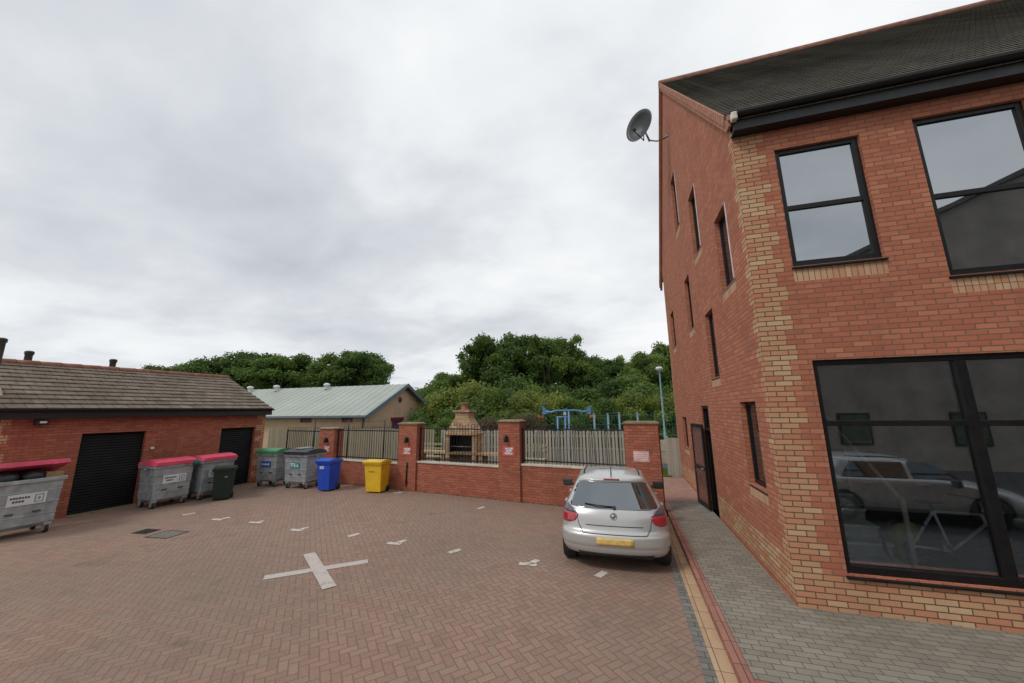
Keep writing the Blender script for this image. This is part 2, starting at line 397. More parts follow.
colr = w.mix(cover, w.mix(.55, sky.outputs[0], (7.2, 8.1, 8.9)), cloud)
bg = w.n('ShaderNodeBackground'); w.put(bg.inputs[0], colr); bg.inputs[1].default_value = .1
wo = w.n('ShaderNodeOutputWorld'); w.put(wo.inputs[0], bg.outputs[0])

sl = bpy.data.lights.new('sun', 'SUN'); sl.energy = 1.3; sl.angle = R(14); sl.color = (1, .96, .9)
so = bpy.data.objects.new('sun', sl); COL.objects.link(so)
dv = Vector((math.sin(SUN_AZ)*math.cos(SUN_EL), math.cos(SUN_AZ)*math.cos(SUN_EL), math.sin(SUN_EL)))
so.rotation_euler = dv.to_track_quat('Z', 'Y').to_euler()

# ------------------------------------------------------------------ setting
def sheet(name, x0, x1, y0, y1, z, m, kind='structure'):
    b = MB(); b.face([(x0, y0, z), (x1, y0, z), (x1, y1, z), (x0, y1, z)]); return tag(b.build(name, m), kind=kind)
sheet('ground', -700, 700, -700, 700, -.012, M['grass'])
b = MB(); b.face([(-40, -12, 0), (.62, -12, 0), (.62, 10.75, 0), (-1.6, 11.15, 0), (-14.3, 13.2, 0), (-40, 13.2, 0)])
tag(b.build('car_park', M['herring']), kind='structure')
sheet('road', -40, 40, -30, -12, 0, M['tarmac'])
sheet('garden_ground', -16.4, .9, 10.9, 17.0, -.004, M['earth'])
sheet('playground', -14, 3, 18.2, 26, .0, M['tarmac'])
PZ = .1
b = MB(); b.box(1.06, 2.2, 4.6, 12.0, -.1, PZ); b.box(2.2, 20, 4.6, 6.3, -.1, PZ); tag(b.build('footpath', M['walk']), kind='structure')
b = MB(); b.box(1.06, 2.2, 12.0, 15.9, -.1, PZ); b.box(.86, 1.06, 10.95, 15.9, -.1, PZ); tag(b.build('footpath_far_end', M['walk_pink']), kind='structure')
b = MB(); b.box(.93, 1.06, 4.47, 10.95, -.1, PZ+.003); b.box(1.06, 20, 4.47, 4.6, -.1, PZ+.003)
tag(b.build('kerb', M['kerb_pink'], bevel=.012), kind='structure')
b = MB(); b.box(.745, .93, 4.28, 10.6, -.1, .006); b.box(.93, 20, 4.28, 4.47, -.1, .006); tag(b.build('edging_strip', M['edge_buff']), kind='structure')
b = MB(); b.box(.62, .745, 4.15, 10.6, -.1, .004); b.box(.745, 20, 4.15, 4.28, -.1, .004); tag(b.build('gutter_strip', M['edge_grey']), kind='structure')
sheet('road_edge', .62, 20, -12, 4.15, 0, M['tarmac'])

# painted marks on the paving
b = MB()
def strip(b, p, q, w, z=.006):
    p, q = Vector(p), Vector(q); d = (q-p).normalized(); n = Vector((-d.y, d.x))*w/2
    b.face([(p+n*-1).to_tuple()+(z,), (q-n).to_tuple()+(z,), (q+n).to_tuple()+(z,), (p+n).to_tuple()+(z,)])
strip(b, (-5.93, 5.25), (-4.68, 6.28), .185)
strip(b, (-6.05, 6.30), (-4.58, 5.24), .205, .0095)
tag(b.build('ground_cross_marking', M['cross']), 'large white cross painted on the block paving', 'road marking')
marks = [(-11.65, 7.75, 1), (-10.29, 7.56, 0), (-9.03, 7.6, 2), (-7.52, 7.39, 0), (-5.96, 7.43, 1), (-4.74, 7.2, 0), (-3.35, 7.13, 1), (-1.79, 6.9, 0), (-.53, 6.82, 1), (-4.03, 10.3, 1), (-7.5, 11.45, 1)]
mlab = ['white bay mark in front of the two pink lidded bins', 'white bay mark in front of the dark green wheelie bin', 'faint worn white bay mark between the blue bin and the drain covers',
        'T shaped white bay mark nearest behind the left arm of the white cross', 'small white dash above the top of the white cross', 'T shaped white bay mark behind the right arm of the white cross',
        'white dash midway between the white cross and the silver car', 'white T mark just left of the silver car', 'white dash under the rear bumper of the silver car', 'white fleck by the foot of the garden wall left of the car', 'white fleck by the wall foot right of the yellow bin']
for (x, y, k), lb in zip(marks, mlab):
    b = MB()
    if k == 0: strip(b, (-.17, 0), (.15, .02), .13); strip(b, (.03, .065), (.12, .24), .12)
    elif k == 1: strip(b, (-.05, -.11), (.07, .13), .13)
    else: strip(b, (-.2, 0), (.16, .02), .10); strip(b, (.0, .06), (.04, .18), .10)
    o = b.build('bay_marking', M['paint'], loc=(x, y, 0)); tag(o, lb, 'road marking', 'white bay marks on the paving')

def drain(name, x, y, w, d, rz, label, n):
    t = thing(name, label, 'drain cover', (x, y, 0), rz)
    b = MB(); 
    for a in ((-w/2, w/2, -d/2, -d/2+.03), (-w/2, w/2, d/2-.03, d/2), (-w/2, -w/2+.03, -d/2+.03, d/2-.03), (w/2-.03, w/2, -d/2+.03, d/2-.03)): b.box(a[0], a[1], a[2], a[3], 0, .008)
    b.build('frame', M['grate'], t)
    if n:
        b = MB(); b.box(-w/2+.03, w/2-.03, -d/2+.03, d/2-.03, 0, .002); b.build('pit', M['black'], t)
        b = MB()
        for k in range(n): x0 = -w/2+.04+k*(w-.08)/n; b.box(x0, x0+(w-.08)/n*.55, -d/2+.03, d/2-.03, .002, .007)
        b.build('bars', M['grate'], t)
    else:
        b = MB(); b.box(-w/2+.03, w/2-.03, -d/2+.03, d/2-.03, 0, .006); b.build('lid', M['cover'], t)
drain('drain_grate', -10.95, 6.42, .42, .34, .1, 'small slotted iron drain grate beside the square cover', 8)
drain('manhole_cover', -10.2, 6.4, .62, .5, .1, 'square grey manhole cover set in the paving', 0)

# ------------------------------------------------------------------ walls with openings
def clip_poly(poly, planes):
    for a, b_, c in planes:
        out = []
        for i in range(len(poly)):
            p, q = poly[i], poly[(i+1) % len(poly)]
            fp, fq = a*p[0]+b_*p[1]-c, a*q[0]+b_*q[1]-c
            if fp <= 0: out.append(p)
            if (fp < 0 < fq) or (fq < 0 < fp):
                t_ = fp/(fp-fq); out.append((p[0]+(q[0]-p[0])*t_, p[1]+(q[1]-p[1])*t_))
        poly = out
        if len(poly) < 3: return []
    return poly
def wall(mb, O, U, L, z0, z1, holes, matf, us=(), zs=(), planes=()):
    O = Vector(O); U = Vector(U).normalized()
    ue = sorted(set([0, L]+[h[0] for h in holes]+[h[1] for h in holes]+[u for u in us if 0 < u < L]))
    ze = sorted(set([z0, z1]+[h[2] for h in holes]+[h[3] for h in holes]+[z for z in zs if z0 < z < z1]))
    for i in range(len(ue)-1):
        for j in range(len(ze)-1):
            uc, zc = (ue[i]+ue[i+1])/2, (ze[j]+ze[j+1])/2
            if ue[i+1]-ue[i] < 1e-5 or ze[j+1]-ze[j] < 1e-5: continue
            if any(h[0] < uc < h[1] and h[2] < zc < h[3] for h in holes): continue
            P = clip_poly([(ue[i], ze[j]), (ue[i+1], ze[j]), (ue[i+1], ze[j+1]), (ue[i], ze[j+1])], planes)
            if len(P) < 3: continue
            mb.face([(O.x+U.x*a, O.y+U.y*a, b_) for a, b_ in P], matf(uc, zc))
def reveals(mb, O, U, holes, dep, m=0):
    O = Vector(O); U = Vector(U).normalized(); N = -U.cross(Vector((0, 0, 1)))   # inward
    for (a, b_, c, d) in holes:
        P = lambda u, z, q: (O.x+U.x*u+N.x*q, O.y+U.y*u+N.y*q, z)
        mb.face([P(a, c, 0), P(a, d, 0), P(a, d, dep), P(a, c, dep)], m)
        mb.face([P(b_, c, 0), P(b_, c, dep), P(b_, d, dep), P(b_, d, 0)], m)
        mb.face([P(a, d, 0), P(b_, d, 0), P(b_, d, dep), P(a, d, dep)], m)
        mb.face([P(a, c, 0), P(a, c, dep), P(b_, c, dep), P(b_, c, 0)], m)

def window(parent, x, y, rz, w, z0, z1, glass, label=None, fw=.06, vs=(), hs=(), dep=.06, sill=True, sillm=None, back=None, glassh=None):
    """local: x along wall 0..w, -y outward. hs = heights of transoms, vs = x of mullions"""
    f = MB()
    f.box(0, fw, 0, dep, z0, z1); f.box(w-fw, w, 0, dep, z0, z1); f.box(fw, w-fw, 0, dep, z0, z0+fw*1.25); f.box(fw, w-fw, 0, dep, z1-fw, z1)
    for h in hs: f.box(fw, w-fw, .002, dep-.002, h-fw*.5, h+fw*.5)
    for v_, vw in vs: f.box(v_-vw/2, v_+vw/2, -.004, dep-.004, z0+fw, z1-fw)
    fo = f.build('window', M['blackframe'], parent, bevel=.006, loc=(x, y, 0), rot=(0, 0, rz))
    if label: fo['label'] = label
    xs = [fw]+[q for v_, vw in vs for q in (v_-vw/2, v_+vw/2)]+[w-fw]; ys = [z0+fw*1.25]+[q for h in hs for q in (h-fw/2, h+fw/2)]+[z1-fw]
    for i in range(0, len(xs), 2):
        for j in range(0, len(ys), 2):
            p = MB(); p.box(xs[i], xs[i+1], dep*.5, dep*.5+.012, ys[j], ys[j+1]); p.build('pane', glass, fo)
    if sill:
        s_ = MB(); s_.hexa([(-.02, -.09, z0-.05), (w+.02, -.09, z0-.05), (w+.02, dep, z0-.05), (-.02, dep, z0-.05)], [(-.02, -.09, z0-.022), (w+.02, -.09, z0-.022), (w+.02, dep, z0-.003), (-.02, dep, z0-.003)])
        s_.build('sill', M['blackframe'], fo, bevel=.004)
    return fo

# ------------------------------------------------------------------ the tall brick building
BX, BY, BYE, BXE = 2.05, 6.25, 16.5, 14.0
B = thing('brick_building', 'tall red brick gabled building with buff quoins and black framed windows', 'building', (BX, BY, 0))
def bl(x, y, z=0): return (x-BX, y-BY, z)
EZ = 7.45
frontwins = [(2.62, 3.74, 4.80, 6.80), (4.40, 5.65, 4.44, 6.90), (7.2, 8.3, 4.83, 6.77), (9.6, 10.8, 4.46, 6.87), (12.0, 13.1, 4.83, 6.77)]
big = [(2.66, 6.3, .555, 3.36), (7.6, 11.2, .555, 3.36)]
fh = [(a-BX, b_-BX, c, d) for a, b_, c, d in frontwins+big]
def qz(z): return int(math.floor(z/.225)) % 2
def fmat(u, z):
    if z < .52: return 1
    if u < (.45 if qz(z) else .3375): return 1
    for a, b_, c, d in frontwins:
        if a-BX-.02 < u < b_-BX+.02 and c-.26 < z < c-.03: return 2
    if u > 11.95-.34: return 1
    return 0
fz = [k*.225 for k in range(1, 34)]+[.525]+[q for a, b_, c, d in frontwins for q in (c-.275, c-.05)]
fu = [.3375, .45, 11.61]+[q for a, b_, c, d in frontwins for q in (a-BX-.01, b_-BX+.01)]
mb = MB(); wall(mb, (0, 0, 0), (1, 0, 0), BXE-BX, 0, EZ, fh, fmat, fu, fz)
reveals(mb, (0, 0, 0), (1, 0, 0), fh, .12, 0)
mb.build('wall', [M['red'], M['buff'], M['buff_soldier']], B)
# gable: u = BYE - y
GL = BYE-BY
sidewins = [(11.48, 12.32, 8.36, 10.22), (9.15, 10.0, 6.54, 8.22), (7.03, 7.87, 4.96, 6.46), (11.0, 11.74, 4.95, 6.5), (8.83, 9.6, 3.38, 4.91), (14.5, 15.4, 5.0, 6.35), (6.84, 7.66, 1.41, 2.80), (13.9, 14.8, 1.35, 2.4)]
door = (10.35, 11.2, .1, 2.76)
sh = [(BYE-b_, BYE-a, c, d) for a, b_, c, d in sidewins+[door]]
APY, APZ = 12.05, 13.85
sn = (APZ-EZ)/(APY-BY)
def smat(u, z):
    Y = BYE-u
    if z < .19: return 0
    if z < .675: return 1
    if u > GL-(.225 if qz(z) else .1125): return 1
    for a, b_, c, d in sidewins:
        if a-.02 < Y < b_+.02 and c-.2 < z < c-.03: return 2
    if u < (.225 if qz(z) else .1125): return 1
    return 0
FZ = 8.9      # far eaves
sf = (APZ-FZ)/(BYE-APY)
planes = [(sn, 1, APZ+sn*(BYE-APY)), (-sf, 1, APZ-sf*(BYE-APY))]
gz = [k*.225 for k in range(1, 64)]+[.19, .675]+[q for a, b_, c, d in sidewins for q in (c-.2, c-.05)]
gu = [.1125, .225, GL-.1125, GL-.225]+[q for a, b_, c, d in sidewins for q in (BYE-a+.01, BYE-b_-.01)]
mb = MB(); wall(mb, (0, GL, 0), (0, -1, 0), GL, 0, APZ+.2, sh, smat, gu, gz, planes)
reveals(mb, (0, GL, 0), (0, -1, 0), sh, .12, 0)
mb.build('wall', [M['red'], M['buff'], M['buff_soldier']], B)
mb = MB()
mb.face([(0, GL, 0), (0, GL, FZ), (BXE-BX, GL, FZ), (BXE-BX, GL, 0)])
mb.face([(BXE-BX, 0, 0), (BXE-BX, GL, 0), (BXE-BX, GL, FZ), (BXE-BX, APY-BY, APZ), (BXE-BX, 0, EZ)])
mb.build('wall', M['red'], B)
for i, (a, b_, c, d) in enumerate(frontwins):
    window(B, a-BX, .05, 0, b_-a, c, d, M['glass_sky'], hs=(c+(d-c)*.49,), fw=.078)
for (a, b_, c, d) in big:
    window(B, a-BX, .05, 0, b_-a, c, d, M['glass_shop'], vs=((1.66, .12),), hs=(2.47,), fw=.075, dep=.09, sill=True)
for k_, (a, b_, c, d) in enumerate(sidewins):
    sw = window(B, .085, b_-BY, -PI/2, b_-a, c, d, M['glass_dark'], fw=.055)
    if k_ in (0, 1, 2):
        p = MB(); p.box(b_-a-.06, b_-a-.004, -.09, -.001, c+.02, d-.02); p.build('pale_edge_strip', M['strip_pale'], sw)  # pale upright strip along the near edge of the window
# roof
def tile_slope(mb, P0, U, L, V, S, course, lift, m=0):
    P0, U, V = Vector(P0), Vector(U).normalized(), Vector(V).normalized(); N = U.cross(V)
    k = 0; s_ = 0
    while s_ < S-1e-4:
        e = min(S, s_+course)
        a = P0+V*s_+N*lift; b_ = P0+V*e+N*.004; z = P0+V*s_+N*.004
        mb.face([a, a+U*L, b_+U*L, b_]); mb.face([z, z+U*L, a+U*L, a])
        s_ = e
Vn = Vector((0, APY-BY, APZ-EZ)); n_ = Vn.normalized(); 
mb = MB(); oh = .32
ev = Vector((-.08, 0, EZ+.10))-n_*oh
tile_slope(mb, ev, (1, 0, 0), BXE-BX+.16, n_, Vn.length+oh, .165, .022)
Vf = Vector((0, APY-BYE, APZ-FZ)); nf = Vf.normalized(); evf = Vector((BXE-BX+.08, GL, FZ+.10))-nf*.9
tile_slope(mb, evf, (-1, 0, 0), BXE-BX+.16, nf, Vf.length+.9, .165, .022)
roof = mb.build('roof', M['main_tile'], B)
mb = MB(); mb.tube([(-.1, APY-BY, APZ+.1), (BXE-BX+.1, APY-BY, APZ+.1)], .12, 10); mb.build('ridge', M['terracotta'], roof)
# verge course: corbelled brick with teeth following the slope
for (p, q, lab) in (((EZ-.16, 0.), (APZ-.16, APY-BY), None), ((FZ-.16-.7*sf, GL+.65), (APZ-.16, APY-BY), None)):
    z0_, y0_ = p; z1_, y1_ = q
    mb = MB(); dy, dz = y1_-y0_, z1_-z0_; Ln = math.hypot(dy, dz)
    mb.hexa([(-.07, y0_, z0_), (.02, y0_, z0_), (.02, y1_, z1_), (-.07, y1_, z1_)] if dy > 0 else [(.02, y0_, z0_), (-.07, y0_, z0_), (-.07, y1_, z1_), (.02, y1_, z1_)],
            [(-.07, y0_, z0_+.24), (.02, y0_, z0_+.24), (.02, y1_, z1_+.24), (-.07, y1_, z1_+.24)] if dy > 0 else [(.02, y0_, z0_+.24), (-.07, y0_, z0_+.24), (-.07, y1_, z1_+.24), (.02, y1_, z1_+.24)])
    nT = int(Ln/.165)
    for k in range(nT):
        t0, t1 = k/nT, (k+.82)/nT
        a = (y0_+dy*t0, z0_+dz*t0); c_ = (y0_+dy*t1, z0_+dz*t1)
        if dy < 0: a, c_ = c_, a
        mb.hexa([(-.10, a[0], a[1]+.13), (-.068, a[0], a[1]+.13), (-.068, c_[0], c_[1]+.13), (-.10, c_[0], c_[1]+.13)],
                [(-.10, a[0], a[1]+.33), (-.068, a[0], a[1]+.33), (-.068, c_[0], c_[1]+.33), (-.10, c_[0], c_[1]+.33)])
    mb.build('verge', M['pink_brick'], B)
mb = MB(); mb.box(-.02, BXE-BX, -.20, -.17, EZ-.30, EZ+.06); mb.box(-.02, BXE-BX, -.17, -.002, EZ-.30, EZ-.28); fa = mb.build('fascia', M['black'], B)
mb = MB(); 
prof = [(math.cos(a)*.065, math.sin(a)*.065) for a in [PI+PI*k/8 for k in range(9)]]
for k in range(8):
    (a, b_), (c_, d) = prof[k], prof[k+1]
    mb.face([(.02, -.268+a, EZ-.05+b_), (BXE-BX, -.268+a, EZ-.05+b_), (BXE-BX, -.268+c_, EZ-.05+d), (.02, -.268+c_, EZ-.05+d)], smooth=True)
mb.build('gutter', M['black'], B)
mb = MB(); mb.box(-.075, -.025, -.16, .0, EZ-.18, EZ+.04); mb.build('eaves_end_block', M['pink_brick'], B, bevel=.01)
mb = MB(); mb.box(-.06, .03, -.31, -.205, EZ-.17, EZ-.03); mb.build('gutter_end', M['cream'], B, bevel=.02)
# side door: frame, dark leaf standing open against the wall
mb = MB(); y0, y1 = door[0]-BY, door[1]-BY
for q in ((y0, y0+.07, .1, 2.76), (y1-.07, y1, .1, 2.76), (y0+.07, y1-.07, 2.69, 2.76), (y0+.07, y1-.07, 2.12, 2.19)): mb.box(.03, .10, *q)
df = mb.build('door_frame', M['blackframe'], B, bevel=.005)
mb = MB(); mb.box(.11, .13, y0, y1, .1, 2.76); mb.build('glazing', M['glass_dark'], df)
lf = MB()
for q in ((0, .09, 0, 2.15), (.86, .95, 0, 2.15), (.09, .86, 0, .12), (.09, .86, 2.06, 2.15), (.09, .86, .95, 1.05)): lf.box(-.02, .02, q[0], q[1], q[2], q[3])
dl = lf.build('door', M['blackframe'], B, bevel=.004, loc=(-.06, 11.0-BY, .12), rot=(0, 0, R(7)))
mb = MB(); mb.box(-.008, .008, .09, .86, .12, .95); mb.box(-.008, .008, .09, .86, 1.05, 2.06); mb.build('door_panel', simple('dark_red_glazing', (.16, .055, .045), .2, bump=0), dl)
mb = MB(); mb.tube([(-.02, .1, 1.0), (-.07, .1, 1.0), (-.07, .24, 1.0)], .012, 6); mb.build('door_handle', M['steel'], dl)
# room behind the big windows
mb = MB()
x0, x1, ya, yb = .25, BXE-BX-.3, .16, 4.6
mb.face([(x0, ya, .45), (x1, ya, .45), (x1, yb, .45), (x0, yb, .45)], 1)
mb.face([(x0, yb, .12), (x1, yb, .12), (x1, yb, 3.6), (x0, yb, 3.6)]); mb.face([(x0, ya, .12), (x0, yb, .12), (x0, yb, 3.6), (x0, ya, 3.6)])
mb.face([(x1, ya, .12), (x1, ya, 3.6), (x1, yb, 3.6), (x1, yb, .12)]); mb.face([(x0, ya, 3.6), (x0, yb, 3.6), (x1, yb, 3.6), (x1, ya, 3.6)])
mb.build('room', [M['plaster'], M['darkfloor']], B)
st = MB()
for k in range(9): st.box(.72, 1.45, .35+.26*k, .61+.26*k, .12, .12+.17*(k+1)-.03, 1); st.box(.71, 1.46, .32+.26*k, .61+.26*k, .12+.17*(k+1)-.03, .12+.17*(k+1), 0)
st.v = [(x, y, z+.33) for x, y, z in st.v]
sto = st.build('staircase', [M['tread'], M['plaster']], B)
mb = MB(); mb.tube([(1.5, .3, .12), (1.5, .3, 1.15)], .03); mb.tube([(1.5, .3, 1.1), (1.5, 2.65, 2.65)], .028); mb.tube([(1.5, 1.5, .8), (1.5, 1.5, 1.85)], .02); mb.v = [(x, y, z+.33) for x, y, z in mb.v]; mb.build('handrail', M['cream'], sto)

# bicycle inside
def bicycle(loc, rz, label):
    t = thing('bicycle', label, 'bicycle', loc, rz)
    for x in (-.52, .52):
        b = MB(); b.lathe((x, 0, .34), [(.315, -.02), (.34, -.012), (.345, 0), (.34, .012), (.315, .02), (.31, 0), (.315, -.02)], 32, axis='y'); wo_ = b.build('wheel', M['rubber'], t)
        b = MB()
        for k in range(14): a = 2*PI*k/14; b.tube([(x, 0, .34), (x+.31*math.sin(a), 0, .34+.31*math.cos(a))], .003, 4)
        b.build('spokes', M['steel'], wo_)
    b = MB(); bb = (-.08, 0, .30); se = (-.2, 0, .80); hd = (.33, 0, .78); hl = (.36, 0, .66); ra = (-.52, 0, .34); fa_ = (.52, 0, .34)
    for p, q in ((bb, se), (se, hd), (bb, hl), (hd, hl), (bb, ra), (se, ra), (hl, fa_)): b.tube([p, q], .017, 8)
    b.build('frame', M['bikegrey'], t)
    b = MB(); b.tube([se, (-.22, 0, .90)], .012); b.hexa([(-.36, -.07, .9), (-.06, -.02, .9), (-.06, .02, .9), (-.36, .07, .9)], [(-.36, -.06, .94), (-.06, -.015, .93), (-.06, .015, .93), (-.36, .06, .94)]); b.build('saddle', M['cartrim'], t, bevel=.01)
    b = MB(); b.tube([hd, (.32, 0, .95)], .014); b.tube([(.22, -.3, .98), (.34, -.12, .97), (.34, .12, .97), (.22, .3, .98)], .012); b.build('handlebar', M['cartrim'], t)
    b = MB(); b.lathe((-.08, 0, .30), [(.0, .03), (.09, .03), (.09, .045), (0, .045)], 16, axis='y'); b.tube([(-.08, .05, .3), (.04, .07, .17)], .01); b.tube([(-.08, -.03, .3), (-.2, -.07, .43)], .01); b.build('crank', M['steel'], t)
    return t
bicycle((4.22, 6.85, .46), R(4), 'grey framed bicycle standing inside behind the large ground floor window')
t = thing('rucksack', 'yellow green rucksack standing behind the bicycle inside the ground floor window', 'bag', (3.86, 7.25, .46), .2)
b = MB(); b.frus(0, 0, .0, .55, .34, .24, .28, .18); b.build('body', M['hivis'], t, bevel=.05, seg=3)
b = MB(); b.box(-.12, .12, -.17, -.11, .08, .3); b.build('pocket', M['cartrim'], t, bevel=.02)
b = MB(); b.tube([(-.06, 0, .54), (-.04, 0, .62), (.04, 0, .62), (.06, 0, .54)], .012); b.build('handle', M['cartrim'], t)

# satellite dish
D_ = thing('satellite_dish', 'dark grey satellite dish on a bracket high on the brick gable', 'satellite dish', (2.05, 11.9, 11.7))
nrm = Vector((-.60, -.79, .06)).normalized()
b = MB(); prof = [(r_, .18*r_*r_/.2) for r_ in (0, .1, .2, .3, .4, .49)]; prof += [(.495, prof[-1][1]-.01)]+[(r_, .18*r_*r_/.2-.02) for r_ in (.4, .3, .2, .1, 0)]
b.lathe((0, 0, 0), prof, 40)
q = nrm.to_track_quat('Z', 'Y')
dob = b.build('dish', M['dishgrey'], D_, loc=(-.80, -.22, .36), rot=q.to_euler()); dob.scale = (1, 1.12, 1)
b = MB(); b.tube([(0, 0, 0), (-.03, 0, -.02)], .09, 12); b.tube([(-.02, 0, 0), (-.35, -.06, -.12), (-.60, -.12, -.08)], .022, 8); b.tube([(-.60, -.12, -.10), (-.70, -.10, .26)], .035); b.build('bracket', M['steel'], D_)
c0 = Vector((-.80, -.22, .36)); 
b = MB(); low = c0-Vector((0, 0, .46))-nrm*.02; lnb = c0+nrm*.52-Vector((0, 0, .38))
b.tube([c0-nrm*.06, low, lnb], .018, 8); arm = b.build('feed_arm', M['cartrim'], D_)
b = MB(); b.tube([lnb+Vector((0, 0, .02)), lnb+Vector((0, 0, .02))+(c0-lnb).normalized()*.12], [.05, .035], 10); b.build('feed_horn', M['cartrim'], arm)

# ------------------------------------------------------------------ garage building
GA = Vector((-14.68, 6.70)); GB = Vector((-14.23, 11.88)); gu_ = (GB-GA).normalized(); gang = math.atan2(gu_.y, gu_.x)
G_ = thing('bin_store_building', 'low red brick building with weathered tiled roof and black roller doors', 'building', (GA.x, GA.y, 0), gang)
# local frame: x along the wall, +y = back (away from the car park)... rotate so that -y faces the car park
gl0, gl1 = -1.52, 5.22; GH = 2.86; GD = 5.8
doors = [(0., 1.42, 0, 2.2), (3.60, 4.84, 0, 2.17)]
# wall faces local -y => world direction: rotate(-y). gang≈85°, so -y local -> +x world
def gm(u, z):
    x = u+gl0
    if u < (.225 if qz(z) else .1125) or u > gl1-gl0-(.3375 if qz(z) else .1125): return 1
    return 0
L_ = gl1-gl0
mb = MB(); wall(mb, (gl0, 0, 0), (1, 0, 0), L_, 0, GH, [(a-gl0, b_-gl0, c, d) for a, b_, c, d in doors], gm, [.225, .1125, L_-.1125, L_-.3375], [k*.225 for k in range(1, 14)])
reveals(mb, (gl0, 0, 0), (1, 0, 0), [(a-gl0, b_-gl0, c+.02, d) for a, b_, c, d in doors], .16)
RZ = GH+.14+GD/2*math.tan(R(24.3))
for x, s_ in ((gl0, -1), (gl1, 1)):
    P = [(x, 0, 0), (x, 0, GH), (x, GD/2, RZ-.12), (x, GD, GH), (x, GD, 0)]
    mb.face(P if s_ < 0 else P[::-1])
mb.face([(gl1, GD, 0), (gl0, GD, 0), (gl0, GD, GH), (gl1, GD, GH)])
mb.build('wall', [M['red2'], M['buff']], G_)
for a, b_, c, d in doors:
    mb = MB(); n = 28
    for k in range(n):
        z0_ = .03+(d-.03)*k/n; z1_ = .03+(d-.03)*(k+1)/n
        mb.face([(a, .12, z0_), (b_, .12, z0_), (b_, .10, z0_+.02), (a, .10, z0_+.02)]); mb.face([(a, .10, z0_+.02), (b_, .10, z0_+.02), (b_, .12, z1_), (a, .12, z1_)])
    rd = mb.build('roller_door', M['shutter'], G_)
    mb = MB(); mb.box(a, b_, .08, .15, 0, .05); mb.build('bottom_rail', M['blackframe'], rd)
    mb = MB(); mb.box(a-.02, b_+.02, -.10, .10, -.01, .022); mb.build('threshold', M['capstone'], G_)
rs = Vector((0, GD/2, RZ-GH-.14)); rn = rs.normalized(); ol = .28
mb = MB(); tile_slope(mb, Vector((gl0-.1, 0, GH+.14))-rn*ol, (1, 0, 0), L_+.2, rn, rs.length+ol, .315, .035)
rb = Vector((0, -GD/2, RZ-GH-.14)).normalized(); tile_slope(mb, Vector((gl1+.1, GD, GH+.14))-rb*ol, (-1, 0, 0), L_+.2, rb, rs.length+ol, .315, .035)
gr = mb.build('roof', M['garage_tile'], G_)
mb = MB()
for k in range(15): x = gl0-.1+k*(L_+.2)/15; mb.tube([(x, GD/2, RZ+.0), (x+(L_+.2)/15-.01, GD/2, RZ+.012)], .10, 10)
mb.build('ridge', M['terracotta'], gr)
mb = MB(); mb.box(gl0-.08, gl1+.08, -.24, -.21, GH-.22, GH+.05); mb.box(gl0-.08, gl1+.08, -.21, -.002, GH-.22, GH-.20); mb.build('fascia', M['black'], G_)
mb = MB()
for k in range(8):
    (a, b_), (c_, d) = prof_ = ((math.cos(PI+PI*k/8)*.06, math.sin(PI+PI*k/8)*.06), (math.cos(PI+PI*(k+1)/8)*.06, math.sin(PI+PI*(k+1)/8)*.06))
    mb.face([(gl0-.1, -.30+a, GH+.02+b_), (gl1+.1, -.30+a, GH+.02+b_), (gl1+.1, -.30+c_, GH+.02+d), (gl0-.1, -.30+c_, GH+.02+d)], smooth=True)
mb.build('gutter', M['black'], G_)
for x, yy, h in ((gl0+.0, .95, 1.28), (gl0+1.18, GD/2+.5, .62), (gl0+3.15, GD/2+.5, .60)):
    zb = GH+.1+min(yy, GD-yy)*math.tan(R(24.3))
    mb = MB(); mb.lathe((x, yy, zb), [(.085, -.1), (.085, h), (.10, h), (.10, h+.07), (.07, h+.10), (0, h+.10)], 16); fl = mb.build('flue', simple('flue_metal', (.13, .125, .115), .6, .3, dirt=((.3, .28, .25), .4)), gr)
    mb = MB(); mb.lathe((x, yy, zb), [(.105, h-.02), (.105, h+.075)], 16); mb.build('flue_cap', M['black'], fl)
mb = MB(); mb.frus(gl0-.06, .72, GH+.32, GH+.58, .42, .5, .3, .3); mb.build('flashing', M['coping'], gr, bevel=.03)
t = thing('flood_light', 'small black flood light under the eaves of the bin store', 'light', (0, 0, 0), 0)
P = Vector((GA.x, GA.y, 0))+Matrix.Rotation(gang, 3, 'Z') @ Vector((-.83, -.02, 2.47)); t.location = P; t.rotation_euler = (0, 0, gang)
b = MB(); b.box(-.12, .12, -.16, -.04, .0, .13); b.build('housing', M['black'], t, bevel=.01)
b = MB(); b.box(-.05, .07, -.168, -.158, .05, .10); b.build('lens', M['label'], t)
b = MB(); b.box(-.03, .03, -.045, .03, .03, .10); b.build('bracket', M['black'], t)
t = thing('alarm_box', 'small white box on the brick wall between the two roller doors', 'alarm box', Vector((GA.x, GA.y, 0))+Matrix.Rotation(gang, 3, 'Z') @ Vector((1.62, 0, 1.62)), gang)
b = MB(); b.box(-.04, .04, -.05, .01, 0, .07); b.build('case', M['white'], t, bevel=.008); b = MB(); b.box(-.02, .02, -.054, -.049, .02, .05); b.build('cover', M['label'], t)

